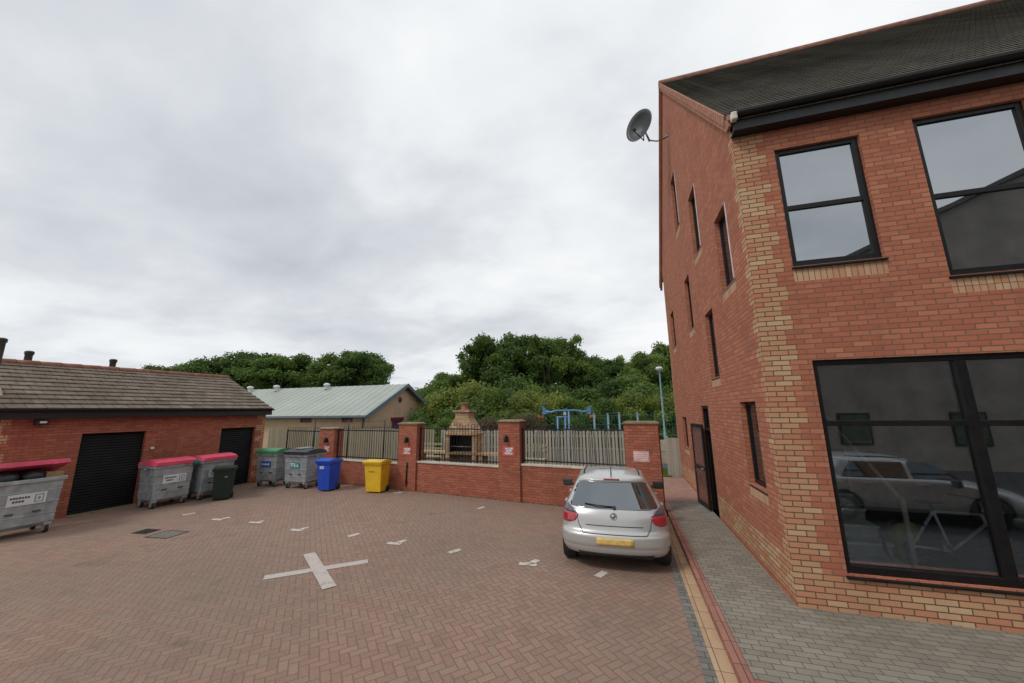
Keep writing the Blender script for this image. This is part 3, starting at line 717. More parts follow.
# ------------------------------------------------------------------ bins
def caster(parent, x, y, r=.085):
    b = MB(); b.box(x-.045, x+.045, y-.03, y+.03, r, .24); b.box(x-.055, x-.035, y-.03, y+.05, r*.6, .22); b.box(x+.035, x+.055, y-.03, y+.05, r*.6, .22)
    c = b.build('castor', M['galv'], parent)
    b = MB(); b.lathe((x-.03, y+.02, r), [(0, 0), (r, 0), (r, .06), (0, .06)], 18, axis='x'); b.build('wheel', M['rubber'], c)
def big_bin(label, loc, rz, lid, W=1.22, D=.95, mode='closed', prints='white', extra=0):
    t = thing('waste_bin', label, 'bin', loc, rz, 'four wheeled metal waste bins')
    w0, d0 = W*.93, D*.88; z0, z1 = .25, 1.16
    b = MB(); b.frus(0, 0, z0, z1, w0, d0, W, D)
    b.frus(0, 0, .17, z0, w0*.8, d0*.8, w0, d0)
    # pressed ribs
    for k in range(3):
        z = .42+.25*k; a = (z-z0)/(z1-z0); ww = w0+(W-w0)*a; dd = d0+(D-d0)*a
        b.frus(0, 0, z, z+.03, ww+.022, dd+.022, ww+.026, dd+.026)
    for sx in (-1, 1):
        for sy in (-1, 1):
            cx, cy = sx*(w0/2-.07), sy*(d0/2-.07); b.box(cx-.06, cx+.06, cy-.06, cy+.06, .17, .60)
            px, py = sx*(w0/2-.035), sy*(d0/2-.035); b.frus(px, py, .25, 1.13, .09, .09, .09, .09)
    body = b.build('body', M['galv'], t, bevel=.02)
    b = MB()
    for q in ((-W/2-.035, W/2+.035, -D/2-.04, -D/2+.02), (-W/2-.035, W/2+.035, D/2-.02, D/2+.04), (-W/2-.035, -W/2+.02, -D/2+.02, D/2-.02), (W/2-.02, W/2+.035, -D/2+.02, D/2-.02)): b.box(*q, z1-.03, z1+.05)
    b.build('rim', M['galv'], body, bevel=.012)
    for sx in (-1, 1):
        b = MB(); b.tube([(sx*(W/2+.02), 0, z1-.05), (sx*(W/2+.10), 0, z1-.05)], .025, 10); b.build('lifting_pin', M['galv'], t)
    # lid
    b = MB(); n = 8; pr = []
    for k in range(n+1):
        a = k/n; pr.append((-D/2-.07+(D+.12)*a, .035+.13*math.sin(PI*(.15+.75*a))))
    y_prev = None
    for (ya, za), (yb_, zb) in zip(pr[:-1], pr[1:]):
        b.hexa([(-W/2-.05, ya, 0), (W/2+.05, ya, 0), (W/2+.05, yb_, 0), (-W/2-.05, yb_, 0)], [(-W/2-.02, ya, za), (W/2+.02, ya, za), (W/2+.02, yb_, zb), (-W/2-.02, yb_, zb)])
    hl = D/2+.04
    b.v = [(x, y-hl, z) for x, y, z in b.v]
    for x in (-W*.3, W*.3): b.box(x-.05, x+.05, -D-.13, -D-.09, -.01, .04)
    lo = b.build('lid', lid, t, loc=(0, hl, z1+.05), rot=(R(-17 if mode == 'open' else 0), 0, 0))
    if mode == 'split':
        b = MB(); b.box(-W*.30, W*.05, -D*.8, -D*.15, .16, .20); b.build('hatch', M['inkgrey'], lo, bevel=.01)
    # label
    def fy(z): return -(d0+(D-d0)*(z-z0)/(z1-z0))/2
    def patch(x0, x1, za, zb, off, name, mat, par):
        b = MB(); b.hexa([(x0, fy(za)-off, za), (x1, fy(za)-off, za), (x1, fy(za)-off+.003, za), (x0, fy(za)-off+.003, za)], [(x0, fy(zb)-off, zb), (x1, fy(zb)-off, zb), (x1, fy(zb)-off+.003, zb), (x0, fy(zb)-off+.003, zb)]); return b.build(name, mat, par)
    if prints == 'white':
        s_ = patch(-.28, .30, .68, .92, .020, 'sticker', M['label'], t)
        b = MB()
        def pp(x0, x1, za, zb): b.hexa([(x0, fy(za)-.023, za), (x1, fy(za)-.023, za), (x1, fy(za)-.021, za), (x0, fy(za)-.021, za)], [(x0, fy(zb)-.023, zb), (x1, fy(zb)-.023, zb), (x1, fy(zb)-.021, zb), (x0, fy(zb)-.021, zb)])
        for k in range(7): pp(-.24+k*.042, -.24+k*.042+.032, .82, .855+.006*(k % 2))
        for k in range(4): pp(-.20+k*.045, -.20+k*.045+.034, .745, .785)
        b.build('lettering', M['ink'], s_)
        b = MB()
        for q in ((.12, .26, .86, .88), (.12, .14, .73, .86), (.24, .26, .73, .86), (.12, .26, .71, .73), (.17, .21, .76, .83)): pp(*q)
        b.build('symbol', M['inkgrey'], s_)
    else:
        m1 = M['blueprint'] if prints == 'blue' else M['tealprint']
        s_ = patch(-.24, .20, .72, .92, .020, 'sticker', m1, t)
        b = MB()
        def pp(x0, x1, za, zb): b.hexa([(x0, fy(za)-.023, za), (x1, fy(za)-.023, za), (x1, fy(za)-.021, za), (x0, fy(za)-.021, za)], [(x0, fy(zb)-.023, zb), (x1, fy(zb)-.023, zb), (x1, fy(zb)-.021, zb), (x0, fy(zb)-.021, zb)])
        for k in range(5): pp(-.19+k*.07, -.19+k*.07+.045, .77+.02*(k % 2), .83+.03*((k+1) % 2))
        if prints == 'teal': pp(-.24, .0, .86, .90)
        b.build('lettering', M['label'], s_)
    for x in (-.2, .2):
        b = MB(); b.box(x-.06, x+.06, fy(.52)-.03, fy(.52)+.0, .50, .53); b.build('grip', M['ink'], t)
    for sx in (-1, 1):
        for sy in (-1, 1): caster(t, sx*(w0/2-.07), sy*(d0/2-.08))
    return t
def gloc(x, y): v_ = Matrix.Rotation(gang, 3, 'Z') @ Vector((x, y, 0)); return (GA.x+v_.x, GA.y+v_.y, 0)
b0 = big_bin('galvanised bin with pink lid propped open over black bags', (-13.66, 5.36, 0), gang, M['pink'], mode='open', W=1.08, D=.90)
big_bin('pink lidded galvanised bin nearest the large roller door, full side visible', (-13.62, 8.28, 0), gang, M['pink'], W=.96, D=.84)
big_bin('pink lidded galvanised bin half hidden behind the green wheelie bin', (-13.42, 9.42, 0), gang, M['pink'], W=.96, D=.84)
big_bin('galvanised bin with green lid beside the bin store corner', (-13.08, 11.52, 0), R(4), M['greenlid'], W=.90, D=.75, prints='blue')
big_bin('galvanised bin with black lid standing next to the blue bin', (-11.60, 11.50, 0), R(0), M['blacklid'], W=1.02, D=.84, prints='teal', mode='split')
def blob(name, label, loc, r, mat, sc=(1, 1, .6), seed=1):
    rr = random.Random(seed); b = MB(); n = 14; m_ = 8; pr = []
    i0 = len(b.v)
    for i in range(m_+1):
        for j in range(n):
            th = PI*i/m_; ph = 2*PI*j/n; q = r*(1+rr.uniform(-.12, .12)) if 0 < i < m_ else r
            b.v.append((q*math.sin(th)*math.cos(ph)*sc[0], q*math.sin(th)*math.sin(ph)*sc[1], q*math.cos(th)*sc[2]))
    for i in range(m_):
        for j in range(n):
            j2 = (j+1) % n; b.f.append((i0+i*n+j, i0+(i+1)*n+j, i0+(i+1)*n+j2, i0+i*n+j2)); b.m.append(0); b.sm.append(True)
    o = b.build(name, mat, loc=loc); return tag(o, label, 'rubbish bag')
b0.scale = (1, 1, 1.05)
b_ang = Matrix.Rotation(gang, 3, 'Z')
for k, (x, lab) in enumerate(((-.32, 'black rubbish bag at the left inside the open pink lidded bin'), (.08, 'black rubbish bag in the middle of the open pink lidded bin'))):
    p = Vector((-13.66, 5.36, 1.28))+b_ang @ Vector((x, -.2, .03)); blob('rubbish_bag', lab, p, .27, M['bag'], (1, .8, .62), k+3)
p = Vector((-13.66, 5.36, 1.14))+b_ang @ Vector((.36, -.2, 0))
b = MB(); b.box(-.15, .15, -.14, .14, 0, .24); tag(b.build('cardboard_box', M['cardboard'], loc=p, rot=(0, .1, gang+.2), bevel=.004), 'brown cardboard box poking out of the open bin', 'box')
p = Vector((-13.58, 8.22, 1.2))+b_ang @ Vector((.54, -.42, 0))
o = blob('cloth', 'teal cloth hanging between the two pink lidded bins', p, .11, M['rope'], (1.1, .7, 1.), 9); o['category'] = 'cloth'

def wheelie(label, loc, rz, mat, W=.56, D=.70, H=1.05, lidm=None, mark=None, group='wheelie bins'):
    t = thing('wheelie_bin', label, 'bin', loc, rz, group)
    w0, d0 = W*.82, D*.74; z0, z1 = .04, H-.10
    b = MB(); b.frus(0, 0, z0, z1, w0, d0, W*.97, D*.97, oy=-.02)
    # cut-in at the back for the wheels is read as a darker notch: a recessed axle housing
    b.box(-w0*.3, w0*.3, -d0/2-.012, -d0/2+.02, .12, H*.62)
    body = b.build('body', mat, t, bevel=.03)
    b = MB(); b.box(-W/2-.02, W/2+.02, -D/2-.045, D/2, z1-.035, z1+.02); b.build('rim', mat, body, bevel=.012)
    b = MB(); n = 8
    for k in range(n):
        a, c = k/n, (k+1)/n; f_ = lambda q: .03+.055*math.sin(PI*(.12+.8*q))
        ya, yb_ = -D/2-.07+(D+.06)*a, -D/2-.07+(D+.06)*c
        b.hexa([(-W/2-.03, ya, 0), (W/2+.03, ya, 0), (W/2+.03, yb_, 0), (-W/2-.03, yb_, 0)], [(-W/2-.01, ya, f_(a)), (W/2+.01, ya, f_(a)), (W/2+.01, yb_, f_(c)), (-W/2-.01, yb_, f_(c))])
    b.build('lid', lidm or mat, t, loc=(0, 0, z1+.022))
    b = MB(); b.tube([(-W/2+.03, D/2, z1), (-W/2+.03, D/2+.09, z1+.01), (W/2-.03, D/2+.09, z1+.01), (W/2-.03, D/2, z1)], .016, 8); b.build('handle', mat, t)
    for sx in (-1, 1):
        b = MB(); b.lathe((sx*(w0/2+.01)-.03, d0/2-.02, .10), [(0, 0), (.10, 0), (.10, .055), (0, .055)], 20, axis='x'); b.build('wheel', M['rubber'], t)
    if mark:
        b = MB(); a = (mark[3]-z0)/(z1-z0); y = -(d0+(D*.97-d0)*a)/2-.02*a-.014
        b.box(mark[0], mark[1], y, y+.004, mark[2], mark[3]); b.build('sticker', mark[4], t)
    return t
wheelie('dark green wheelie bin standing in front of a pink lidded bin', (-12.58, 9.30, 0), R(46), M['greenbin'], W=.54, D=.56, H=1.03, mark=(.04, .12, .7, .74, M['inkgrey']))
wheelie('bright blue wheelie bin with a pale sticker', (-10.22, 11.25, 0), R(4), M['bluebin'], W=.54, D=.64, H=1.08, mark=(-.13, .05, .76, .86, simple('pale_blue_sticker', (.35, .45, .75), .5)))
wheelie('yellow wheelie bin against the garden wall', (-8.32, 11.42, 0), R(3), M['yellowbin'], W=.68, D=.58, H=1.07, mark=(-.17, .06, .70, .725, simple('brown_ink', (.35, .2, .02), .6)))

# ------------------------------------------------------------------ garden wall
WA = Vector((-8.34, 11.98)); WB = Vector((-1.85, 11.0)); wu = (WB-WA).normalized(); wang = math.atan2(wu.y, wu.x)
W_ = thing('garden_wall', 'low red brick wall with four pillars and pale coping along the car park', 'wall', (WA.x, WA.y, 0), wang)
pil = [(-3.68, -2.82, 2.10), (.50, 1.32, 2.31), (4.56, 5.30, 2.40), (8.42, 9.30, 2.36)]
bays = [(-6.0, -3.68, .86, 2.12), (-2.82, .50, .90, 2.18), (1.32, 4.56, 1.0, 2.28), (5.30, 8.42, 1.10, 2.30)]
for a, b_, h, rt in bays:
    mb = MB(); mb.box(a, b_, .05, .28, 0, h-.055); mb.build('wall', M['red2'], W_)
    mb = MB(); n = max(2, int((b_-a)/1.1))
    for k in range(n): mb.box(a+.003+(b_-a)*k/n, a-.003+(b_-a)*(k+1)/n, .02, .31, h-.055, h)
    mb.build('coping', M['coping'], W_, bevel=.008)
for a, b_, h in pil:
    mb = MB(); mb.box(a, b_, -.02, .42, 0, h-.06); p_ = mb.build('pillar', M['red2'], W_, bevel=.004)
    mb = MB(); mb.box(a-.04, b_+.04, -.06, .46, h-.06, h-.02); mb.frus((a+b_)/2, .2, h-.02, h+.015, b_-a+.04, .5, b_-a-.1, .36); mb.build('cap', M['capstone'], p_, bevel=.006)
def W(x, y, z=0): v_ = Matrix.Rotation(wang, 3, 'Z') @ Vector((x, y, 0)); return (WA.x+v_.x, WA.y+v_.y, z)
rl = ['black railings on the low wall beside the bin store', 'black railings on the wall behind the yellow bin', 'bow topped black railings in front of the brick barbecue', 'bow topped railings on the wall behind the silver car']
for (a, b_, h, rt), lab in zip(bays, rl):
    t = thing('metal_railing', lab, 'railing', W(a, 0, h), wang, 'railings between the brick pillars')
    L = b_-a; H = rt-h
    m = MB(); m.box(.0, L, .15, .18, .07, .11); m.box(0, L, .15, .18, H-.20, H-.16)
    t_r = m.build('rail', M['black'], t)
    m = MB(); n = int(L/.115); r_ = .0085; xs = [(k+.5)*L/n for k in range(n)]
    for k in range(0, n-1, 2):
        x0_, x1_ = xs[k], xs[k+1]; cx = (x0_+x1_)/2; rr = (x1_-x0_)/2
        arc = [(cx-rr*math.cos(PI*q/8), .165, H-.07+rr*math.sin(PI*q/8)) for q in range(9)]
        m.tube([(x0_, .165, .0)]+arc+[(x1_, .165, 0)], r_, 6)
    m.build('bars', M['black'], t)
    for x in (.02, L-.02):
        m = MB(); m.box(x-.015, x+.015, .15, .18, 0, H-.12); m.build('post', M['black'], t)
# lights and signs on pillars
for i, (x, z) in enumerate(((-3.2, 1.62), (.92, 1.72), (4.86, 1.84))):
    t = thing('wall_light', ['black bulkhead lantern on the pillar behind the black lidded bin', 'black bulkhead lantern on the pillar right of the yellow bin', 'black bulkhead lantern on the pillar right of the barbecue'][i], 'wall light', W(x, -.02, z), wang, 'lanterns on the brick pillars')
    b = MB(); b.lathe((0, -.10, -.10), [(0, 0), (.05, .0), (.055, .03), (.055, .16), (.03, .2), (0, .24)], 14); b.build('shade', M['black'], t)
    b = MB(); b.box(-.02, .02, -.10, .0, -.02, .02); b.box(-.04, .04, -.012, .0, -.07, .07); b.build('bracket', M['black'], t)
for i, (x, z, w_, h_) in enumerate(((-3.18, 1.28, .40, .30), (.92, 1.34, .40, .30), (4.93, 1.47, .42, .30), (8.83, 1.46, .40, .27))):
    t = thing('wall_sign', ['red and white notice on the pillar behind the black lidded bin', 'red and white notice on the pillar right of the yellow bin', 'red and white notice under the lantern right of the barbecue', 'faded pink notice on the pillar behind the silver car'][i], 'sign', W(x, -.022, z), wang, 'notices on the brick pillars')
    fade = i == 3
    mr = simple('notice_faded', (.62, .36, .34), .5) if fade else M['signred']
    b = MB(); b.box(-w_/2, w_/2, -.008, 0, -h_/2, h_/2); b.build('board', mr, t)
    b = MB()
    if not fade:
        for q in ((-.13, .0, .05, .09), (-.1, .1, -.02, .03), (.04, .14, .04, .10), (-.14, -.04, -.10, -.05), (.0, .13, -.1, -.06), (-.03, .03, -.1, .1)): b.box(q[0], q[1], -.011, -.008, q[2], q[3])
        b.build('lettering', M['label'], t)
    else:
        for k in range(4):
            for j in range(6): b.box(-.17+j*.057, -.17+j*.057+.045, -.011, -.008, -.10+k*.055, -.10+k*.055+.034)
        b.build('lettering', simple('notice_ink', (.70, .55, .52), .5), t)
t = thing('drainpipe', 'short dark pipe on the pillar right of the yellow bin', 'pipe', W(.95, -.02, 0), wang)
b = MB(); b.tube([(0, -.03, .16), (0, -.03, .95)], .022, 8); b.build('pipe', M['blackframe'], t)
for z in (.3, .8):
    b = MB(); b.box(-.035, .035, -.055, 0, z, z+.03); b.build('clip', M['blackframe'], t)

# ------------------------------------------------------------------ behind the wall
def picket(name, label, p, q, h, mat, bw=.095, gap=.035, jag=.02):
    p, q = Vector(p), Vector(q); L = (q-p).length; a = math.atan2((q-p).y, (q-p).x)
    t = thing(name, label, 'fence', (p.x, p.y, 0), a, 'timber fences behind the garden wall')
    m = MB(); x = 0; rr = random.Random(int(L*10))
    while x < L-bw:
        hh = h+rr.uniform(-jag, jag); m.box(x, x+bw, 0, .02, .04, hh); x += bw+gap
    m.build('pickets', mat, t)
    m = MB()
    for z in (.3, h*.55, h-.25): m.box(0, L, .021, .06, z, z+.07)
    m.build('rail', mat, t)
    for k in range(int(L/2.4)+1):
        m = MB(); x = min(L-.1, k*2.4); m.box(x, x+.09, .061, .15, 0, h+.03); m.build('post', mat, t)
    return t
picket('timber_fence', 'brown green close boarded fence behind the bins', (-19.5, 16.6), (-8.9, 16.6), 1.86, M['timber_dark'], .11, .022)
picket('timber_fence', 'grey weathered picket fence running behind the barbecue and the car', (-8.8, 17.0), (1.0, 17.0), 1.76, M['timber'], .10, .04)
# post and wire
for x in (-14.3, -12.35, -10.4):
    b = MB(); b.tube([(0, 0, 0), (0, 0, 2.35)], .035, 8); o = b.build('fence_post', M['black'], loc=(x, 14.6, 0))
    tag(o, 'tall thin dark post of the wire line, ' + {-14.3: 'nearest the bin store', -12.35: 'between the blue bin and the bin store', -10.4: 'left of the yellow bin'}[x], 'post', 'thin posts behind the garden wall')
b = MB()
for z in (2.3, 2.0): b.tube([(-14.3, 14.6, z), (-12.35, 14.6, z-.03), (-10.4, 14.6, z)], .008, 4)
tag(b.build('fence_wire', M['black']), 'thin dark wires strung between posts above the timber fence', 'wire')

# barbecue
t = thing('brick_barbecue', 'tall stone barbecue with tapering chimney and red pot', 'barbecue', (-6.2, 14.0, 0), R(-6)); t.scale = (1.1, 1, 1)
m = MB()
for s_ in (-1, 1): m.box(s_*.47, s_*.62, -.3, .3, 0, 1.76)
m.box(-.47, .47, .2, .3, 0, 1.76); m.box(-.66, .66, -.34, .34, 1.76, 1.84)
m.build('surround', M['stone'], t)
m = MB(); m.box(-.47, .47, -.3, .2, 1.02, 1.10); m.build('shelf', M['capstone'], t)
m = MB(); m.box(-.466, .466, .17, .198, 1.10, 1.758); m.box(-.468, -.45, -.27, .17, 1.10, 1.758); m.box(.45, .468, -.27, .17, 1.10, 1.758); m.build('firebox', M['black'], t)
m = MB()
for k in range(14): m.tube([(-.43+k*.066, -.27, 1.32), (-.43+k*.066, .15, 1.32)], .006, 5)
m.tube([(-.45, -.27, 1.32), (.45, -.27, 1.32)], .01, 6); m.build('grill', M['steel'], t)
m = MB(); m.frus(0, 0, 1.84, 2.42, 1.26, .62, .58, .5); m.build('hood', M['stone'], t)
m = MB(); m.box(-.27, .27, -.24, .24, 2.42, 2.66); m.box(-.34, .34, -.3, .3, 2.66, 2.74); ch = m.build('chimney', M['stone'], t)
m = MB(); m.lathe((0, 0, 2.74), [(.15, 0), (.13, .05), (.12, .22), (.15, .25), (.15, .3), (.11, .3), (.10, .1)], 16); m.build('chimney_pot', M['terracotta'], ch)
for s_, a in ((-1, 1.35), (1, 1.35)):
    m = MB(); x0_, x1_ = s_*.64, s_*(.64+a); m.box(x0_, x1_, -.30, .28, 1.02, 1.10); wt = m.build('worktop', M['stone'], t)
    for xx in (.78, .64+a-.1):
        m = MB(); m.box(s_*xx-.07, s_*xx+.07, -.26, .24, 0, 1.018); m.build('leg', M['stone'], wt)
# bench slats seen behind worktops
for x, lab in ((-8.2, 'timber bench behind the railings left of the barbecue'), (-3.9, 'timber bench behind the railings right of the barbecue')):
    t = thing('garden_bench', lab, 'bench', (x, 15.2, 0), R(-3), 'benches beside the barbecue')
    m = MB(); m.box(-.8, .8, -.25, .2, .72, .76); m.build('seat', M['timber_dark'], t)
    m = MB(); m.box(-.8, .8, .2, .24, 1.2, 1.3); m.box(-.8, .8, .2, .24, 1.02, 1.1); m.build('backrest', M['timber_dark'], t)
    for sx in (-1, 1):
        m = MB(); m.box(sx*.72-.04, sx*.72+.04, .24, .30, 0, 1.3); m.box(sx*.72-.04, sx*.72+.04, -.24, -.17, 0, .718); m.build('leg', M['timber_dark'], t)

# gate and fence at the end of the passage
t = thing('timber_gate', 'grey timber gate closing the passage beside the brick gable', 'gate', (1.66, 16.2, 0), R(0))
m = MB()
for k in range(6): m.box(k*.105, k*.105+.098, 0, .02, .05, 1.55)
m.build('boards', M['timber'], t)
m = MB()
for z in (.3, .9, 1.35): m.box(0, .63, .021, .06, z, z+.08)
m.build('rail', M['timber'], t)
m = MB(); m.box(-.10, -.01, 0, .1, 0, 1.6); m.build('post', M['timber'], t)
t = thing('concrete_panel_fence', 'low pale panel fence beyond the grass at the passage end', 'fence', (.75, 18.1, 0), 0)
for z in (0.3, .82):
    m = MB(); m.box(0, 2.2, 0, .05, z, z+.5); m.build('panel', M['coping'], t, bevel=.01)
for x in (0, 1.15, 2.25):
    m = MB(); m.box(x-.05, x+.05, -.03, .08, 0, 1.4); m.build('post', M['capstone'], t)

# playground frame
t = thing('climbing_frame', 'blue playground frame with upturned beam ends above the fence', 'play equipment', (-3.2, 22.0, 0), R(16))
m = MB(); m.tube([(-1.25, 0, 2.62), (-.9, 0, 2.56), (-.6, 0, 2.66), (.6, 0, 2.66), (.9, 0, 2.56), (1.25, 0, 2.62)], [.05, .07, .05, .05, .07, .05], 10); m.build('beam', M['playblue'], t)
for s_ in (-1, 1):
    m = MB(); m.prism([(s_*1.42, -.03, 2.40), (s_*1.02, -.03, 2.55), (s_*1.42, -.03, 2.95)][::s_], (0, .06, 0)); m.build('beam_end', M['playblue'], t)
    m = MB(); m.box(s_*1.35, s_*1.72, -.05, .05, 2.20, 2.38); m.build('end_pad', M['orange'], t, bevel=.03)
for x in (-.55, -.1, 0.12):
    m = MB(); m.tube([(x, 0, 0), (x, 0, 2.62 if x > -.3 else 2.3)], .05, 10); m.build('post', M['playblue'], t)
m = MB(); m.tube([(-.62, 0, 2.28), (.2, 0, 2.28)], .04, 8); m.build('bar', M['playblue'], t)
m = MB(); m.box(-.2, -.05, -.08, -.04, 2.4, 2.55); m.build('badge', M['label'], t)
for i, (x, y, h) in enumerate([(-1.5, 20.4, 2.45), (-.75, 19.6, 2.45), (-.2, 19.7, 2.5), (.8, 23.2, 2.45)]):
    b = MB(); b.tube([(0, 0, 0), (0, 0, h)], .055, 10); b.lathe((0, 0, h), [(.07, 0), (.07, .03), (0, .06)], 10); o = b.build('play_post', M['playteal'], loc=(x, y, 0))
    tag(o, ['slim blue grey playground post just right of the orange pad', 'blue grey playground post above the roof of the silver car', 'taller blue grey playground post next to its twin above the car', 'blue grey playground post seen just over the brick pillar right of the car'][i], 'post', 'playground posts')
t = thing('mesh_fence', 'dark green mesh fence around the back of the playground', 'fence', (-6.5, 25.6, 0), R(4))
m = MB()
for k in range(60): m.tube([(k*.18, 0, 0), (k*.18, 0, 2.3)], .012, 4)
for z in (.3, 1., 1.7, 2.28): m.tube([(0, 0, z), (10.6, 0, z)], .015, 4)
m.build('mesh', M['meshgreen'], t)
for k in range(5): m = MB(); m.box(k*2.65-.03, k*2.65+.03, .02, .08, 0, 2.4); m.build('post', M['meshgreen'], t)

def lamp(name, label, loc, h, mat, arm=.35, rz=0):
    t = thing(name, label, 'street lamp', loc, rz)
    m = MB(); m.tube([(0, 0, 0), (0, 0, 1.3), (0, 0, 1.31), (0, 0, h)], [.085, .085, .055, .04], 12); m.build('column', mat, t)
    m = MB(); m.lathe((0, 0, h), [(.04, -.02), (.10, .02), (.21, .14), (.22, .2), (.16, .28), (0, .31)], 16) if arm < .4 else m.box(-.1, arm, -.07, .07, h-.04, h+.06); m.build('lantern', M['label'] if arm < .4 else M['galv'], t)
lamp('street_lamp', 'slim blue grey lamp post beside the brick gable', (2.35, 24.6, 0), 5.0, M['playteal'])
lamp('street_lamp', 'distant thin street lamp against the sky above the green roofed hall', (-28.9, 54.0, 0), 8.7, M['galv'], .7, R(20))

# ------------------------------------------------------------------ green roofed hall
HX1, HX0, HY0, HY1 = -16.3, -37, 20.8, 29.3
t = thing('hall_building', 'long sandy hall with a pale green metal roof and maroon details', 'building', (HX1, HY0, 0))
he, hr = 2.62, 4.72; L = HX1-HX0; D = HY1-HY0
m = MB(); hw = [(L-1.9, L-1.0, 2.05, 2.42), (L-5.4, L-4.4, 2.05, 2.42), (L-10, L-9, 2.05, 2.42), (L-14, L-13, 2.05, 2.42)]
wall(m, (-L, 0, 0), (1, 0, 0), L, 0, he, hw, lambda u, z: 0)
reveals(m, (-L, 0, 0), (1, 0, 0), hw, .15)
for x, f_ in ((0, 1), (-L, -1)):
    P = [(x, 0, 0), (x, D, 0), (x, D, he), (x, D/2, hr-.05), (x, 0, he)]; m.face(P if f_ > 0 else P[::-1])
m.face([(0, D, 0), (-L, D, 0), (-L, D, he), (0, D, he)])
m.build('wall', M['sandwall'], t)
for a, b_, c, d in hw:
    m = MB(); m.box(a-L, b_-L, .08, .12, c, d); fo = m.build('window', M['maroon'], t)
    m = MB(); m.box(a-L+.06, b_-L-.06, .07, .078, c+.06, d-.06); m.build('pane', M['maroon'], fo)
m = MB(); ov = .45; sl_ = (hr-he)/(D/2)
for s_ in (0, 1):
    ys = (-ov, D/2) if s_ == 0 else (D+ov, D/2); zs_ = (he-ov*sl_+.1, hr+.1)
    A, Bq = (.4, ys[0], zs_[0]), (-L-.4, ys[0], zs_[0]); C_, D2 = (-L-.4, ys[1], zs_[1]), (.4, ys[1], zs_[1])
    low = lambda p: (p[0], p[1], p[2]-.06)
    if s_ == 0: m.hexa([low(Bq), low(A), low(D2), low(C_)], [Bq, A, D2, C_])
    else: m.hexa([low(A), low(Bq), low(C_), low(D2)], [A, Bq, C_, D2])
    for k in range(int(L/.6)):
        x = .2-k*.6; u = 1 if s_ == 0 else -1
        m.hexa([(x-.025, ys[0], zs_[0]), (x+.025, ys[0], zs_[0]), (x+.025, ys[1], zs_[1]), (x-.025, ys[1], zs_[1])][::1] if s_ == 0 else [(x+.025, ys[0], zs_[0]), (x-.025, ys[0], zs_[0]), (x-.025, ys[1], zs_[1]), (x+.025, ys[1], zs_[1])],
               [(x-.02, ys[0], zs_[0]+.018), (x+.02, ys[0], zs_[0]+.018), (x+.02, ys[1], zs_[1]+.018), (x-.02, ys[1], zs_[1]+.035)] if s_ == 0 else [(x+.02, ys[0], zs_[0]+.018), (x-.02, ys[0], zs_[0]+.018), (x-.02, ys[1], zs_[1]+.018), (x+.02, ys[1], zs_[1]+.035)])
hr_o = m.build('roof', M['roofgreen'], t)
m = MB(); 
for s_ in (0, 1):
    y0_, z0_ = (-ov, he-ov*sl_+.1) if s_ == 0 else (D+ov, he-ov*sl_+.1)
    P = [(.4, y0_, z0_-.22), (.4, D/2, hr-.12), (.4, D/2, hr+.14), (.4, y0_, z0_+.04)]
    m.prism(P if s_ == 0 else P[::-1], (.05, 0, 0))
m.build('bargeboard', M['bluegrey'], t)
m = MB(); m.box(-L-.4, .4, -ov-.1, -ov+.0, he-ov*sl_-.02, he-ov*sl_+.11); m.build('gutter', M['bluegrey'], t)
m = MB(); m.tube([(-.15, -.06, 0), (-.15, -.06, he-.2), (-.15, -ov, he-.12)], .045, 8); m.build('downpipe', M['bluegrey'], t)
m = MB(); m.lathe((.0, D/2-.4, 3.62), [(0, .05), (.2, .05), (.24, .0)], 20, axis='x'); m.build('gable_vent', M['maroon'], t)
m = MB(); m.box(.0, .05, D/2-1.3, D/2-.1, 0, 2.05); dr = m.build('door', M['purple'], t)
m = MB(); m.box(.0, .12, D/2-1.45, D/2+.05, 2.05, 2.3); m.build('door_head', M['maroon'], dr)
for x in (-6.9, -12.2, -15.2):
    m = MB(); m.lathe((x, D/2-.5, hr-.15), [(.18, 0), (.18, .3), (.26, .33), (.24, .45), (.1, .52), (0, .52)], 14); m.build('roof_vent', M['label'], hr_o)

# ------------------------------------------------------------------ trees
def leaves(rng, centres, radii, n, size, flat=.75):
    """n leaf quads on the shells of clumps; returns verts, faces"""
    cs = np.array(centres); rs = np.array(radii)
    wgt = rs**2/np.sum(rs**2); idx = rng.choice(len(cs), n, p=wgt)
    d = rng.normal(size=(n, 3)); d /= np.linalg.norm(d, axis=1)[:, None]
    rr = rs[idx]*(1-.5*rng.random(n)**1.6)*(1+.20*rng.normal(size=n))
    p = cs[idx]+d*rr[:, None]*np.array([1, 1, flat])
    nrm = d+rng.normal(size=(n, 3))*.55; nrm /= np.linalg.norm(nrm, axis=1)[:, None]
    up = rng.normal(size=(n, 3)); a = np.cross(nrm, up); a /= np.linalg.norm(a, axis=1)[:, None]; b = np.cross(nrm, a)
    s = size*(.55+.9*rng.random(n))[:, None]
    V = np.stack([p-a*s*.5, p+b*s*.33, p+a*s*.5, p-b*s*.33], 1).reshape(-1, 3)
    F = np.arange(n*4).reshape(-1, 4)
    return V, F
def mesh_np(name, V, F, mat):
    me = bpy.data.meshes.new(name); me.vertices.add(len(V)); me.vertices.foreach_set('co', V.astype(np.float32).ravel())
    me.loops.add(F.size); me.loops.foreach_set('vertex_index', F.ravel().astype(np.int32))
    me.polygons.add(len(F)); me.polygons.foreach_set('loop_start', (np.arange(len(F))*4).astype(np.int32)); me.polygons.foreach_set('loop_total', np.full(len(F), 4, np.int32))
    me.materials.append(mat); me.update(calc_edges=True); return me
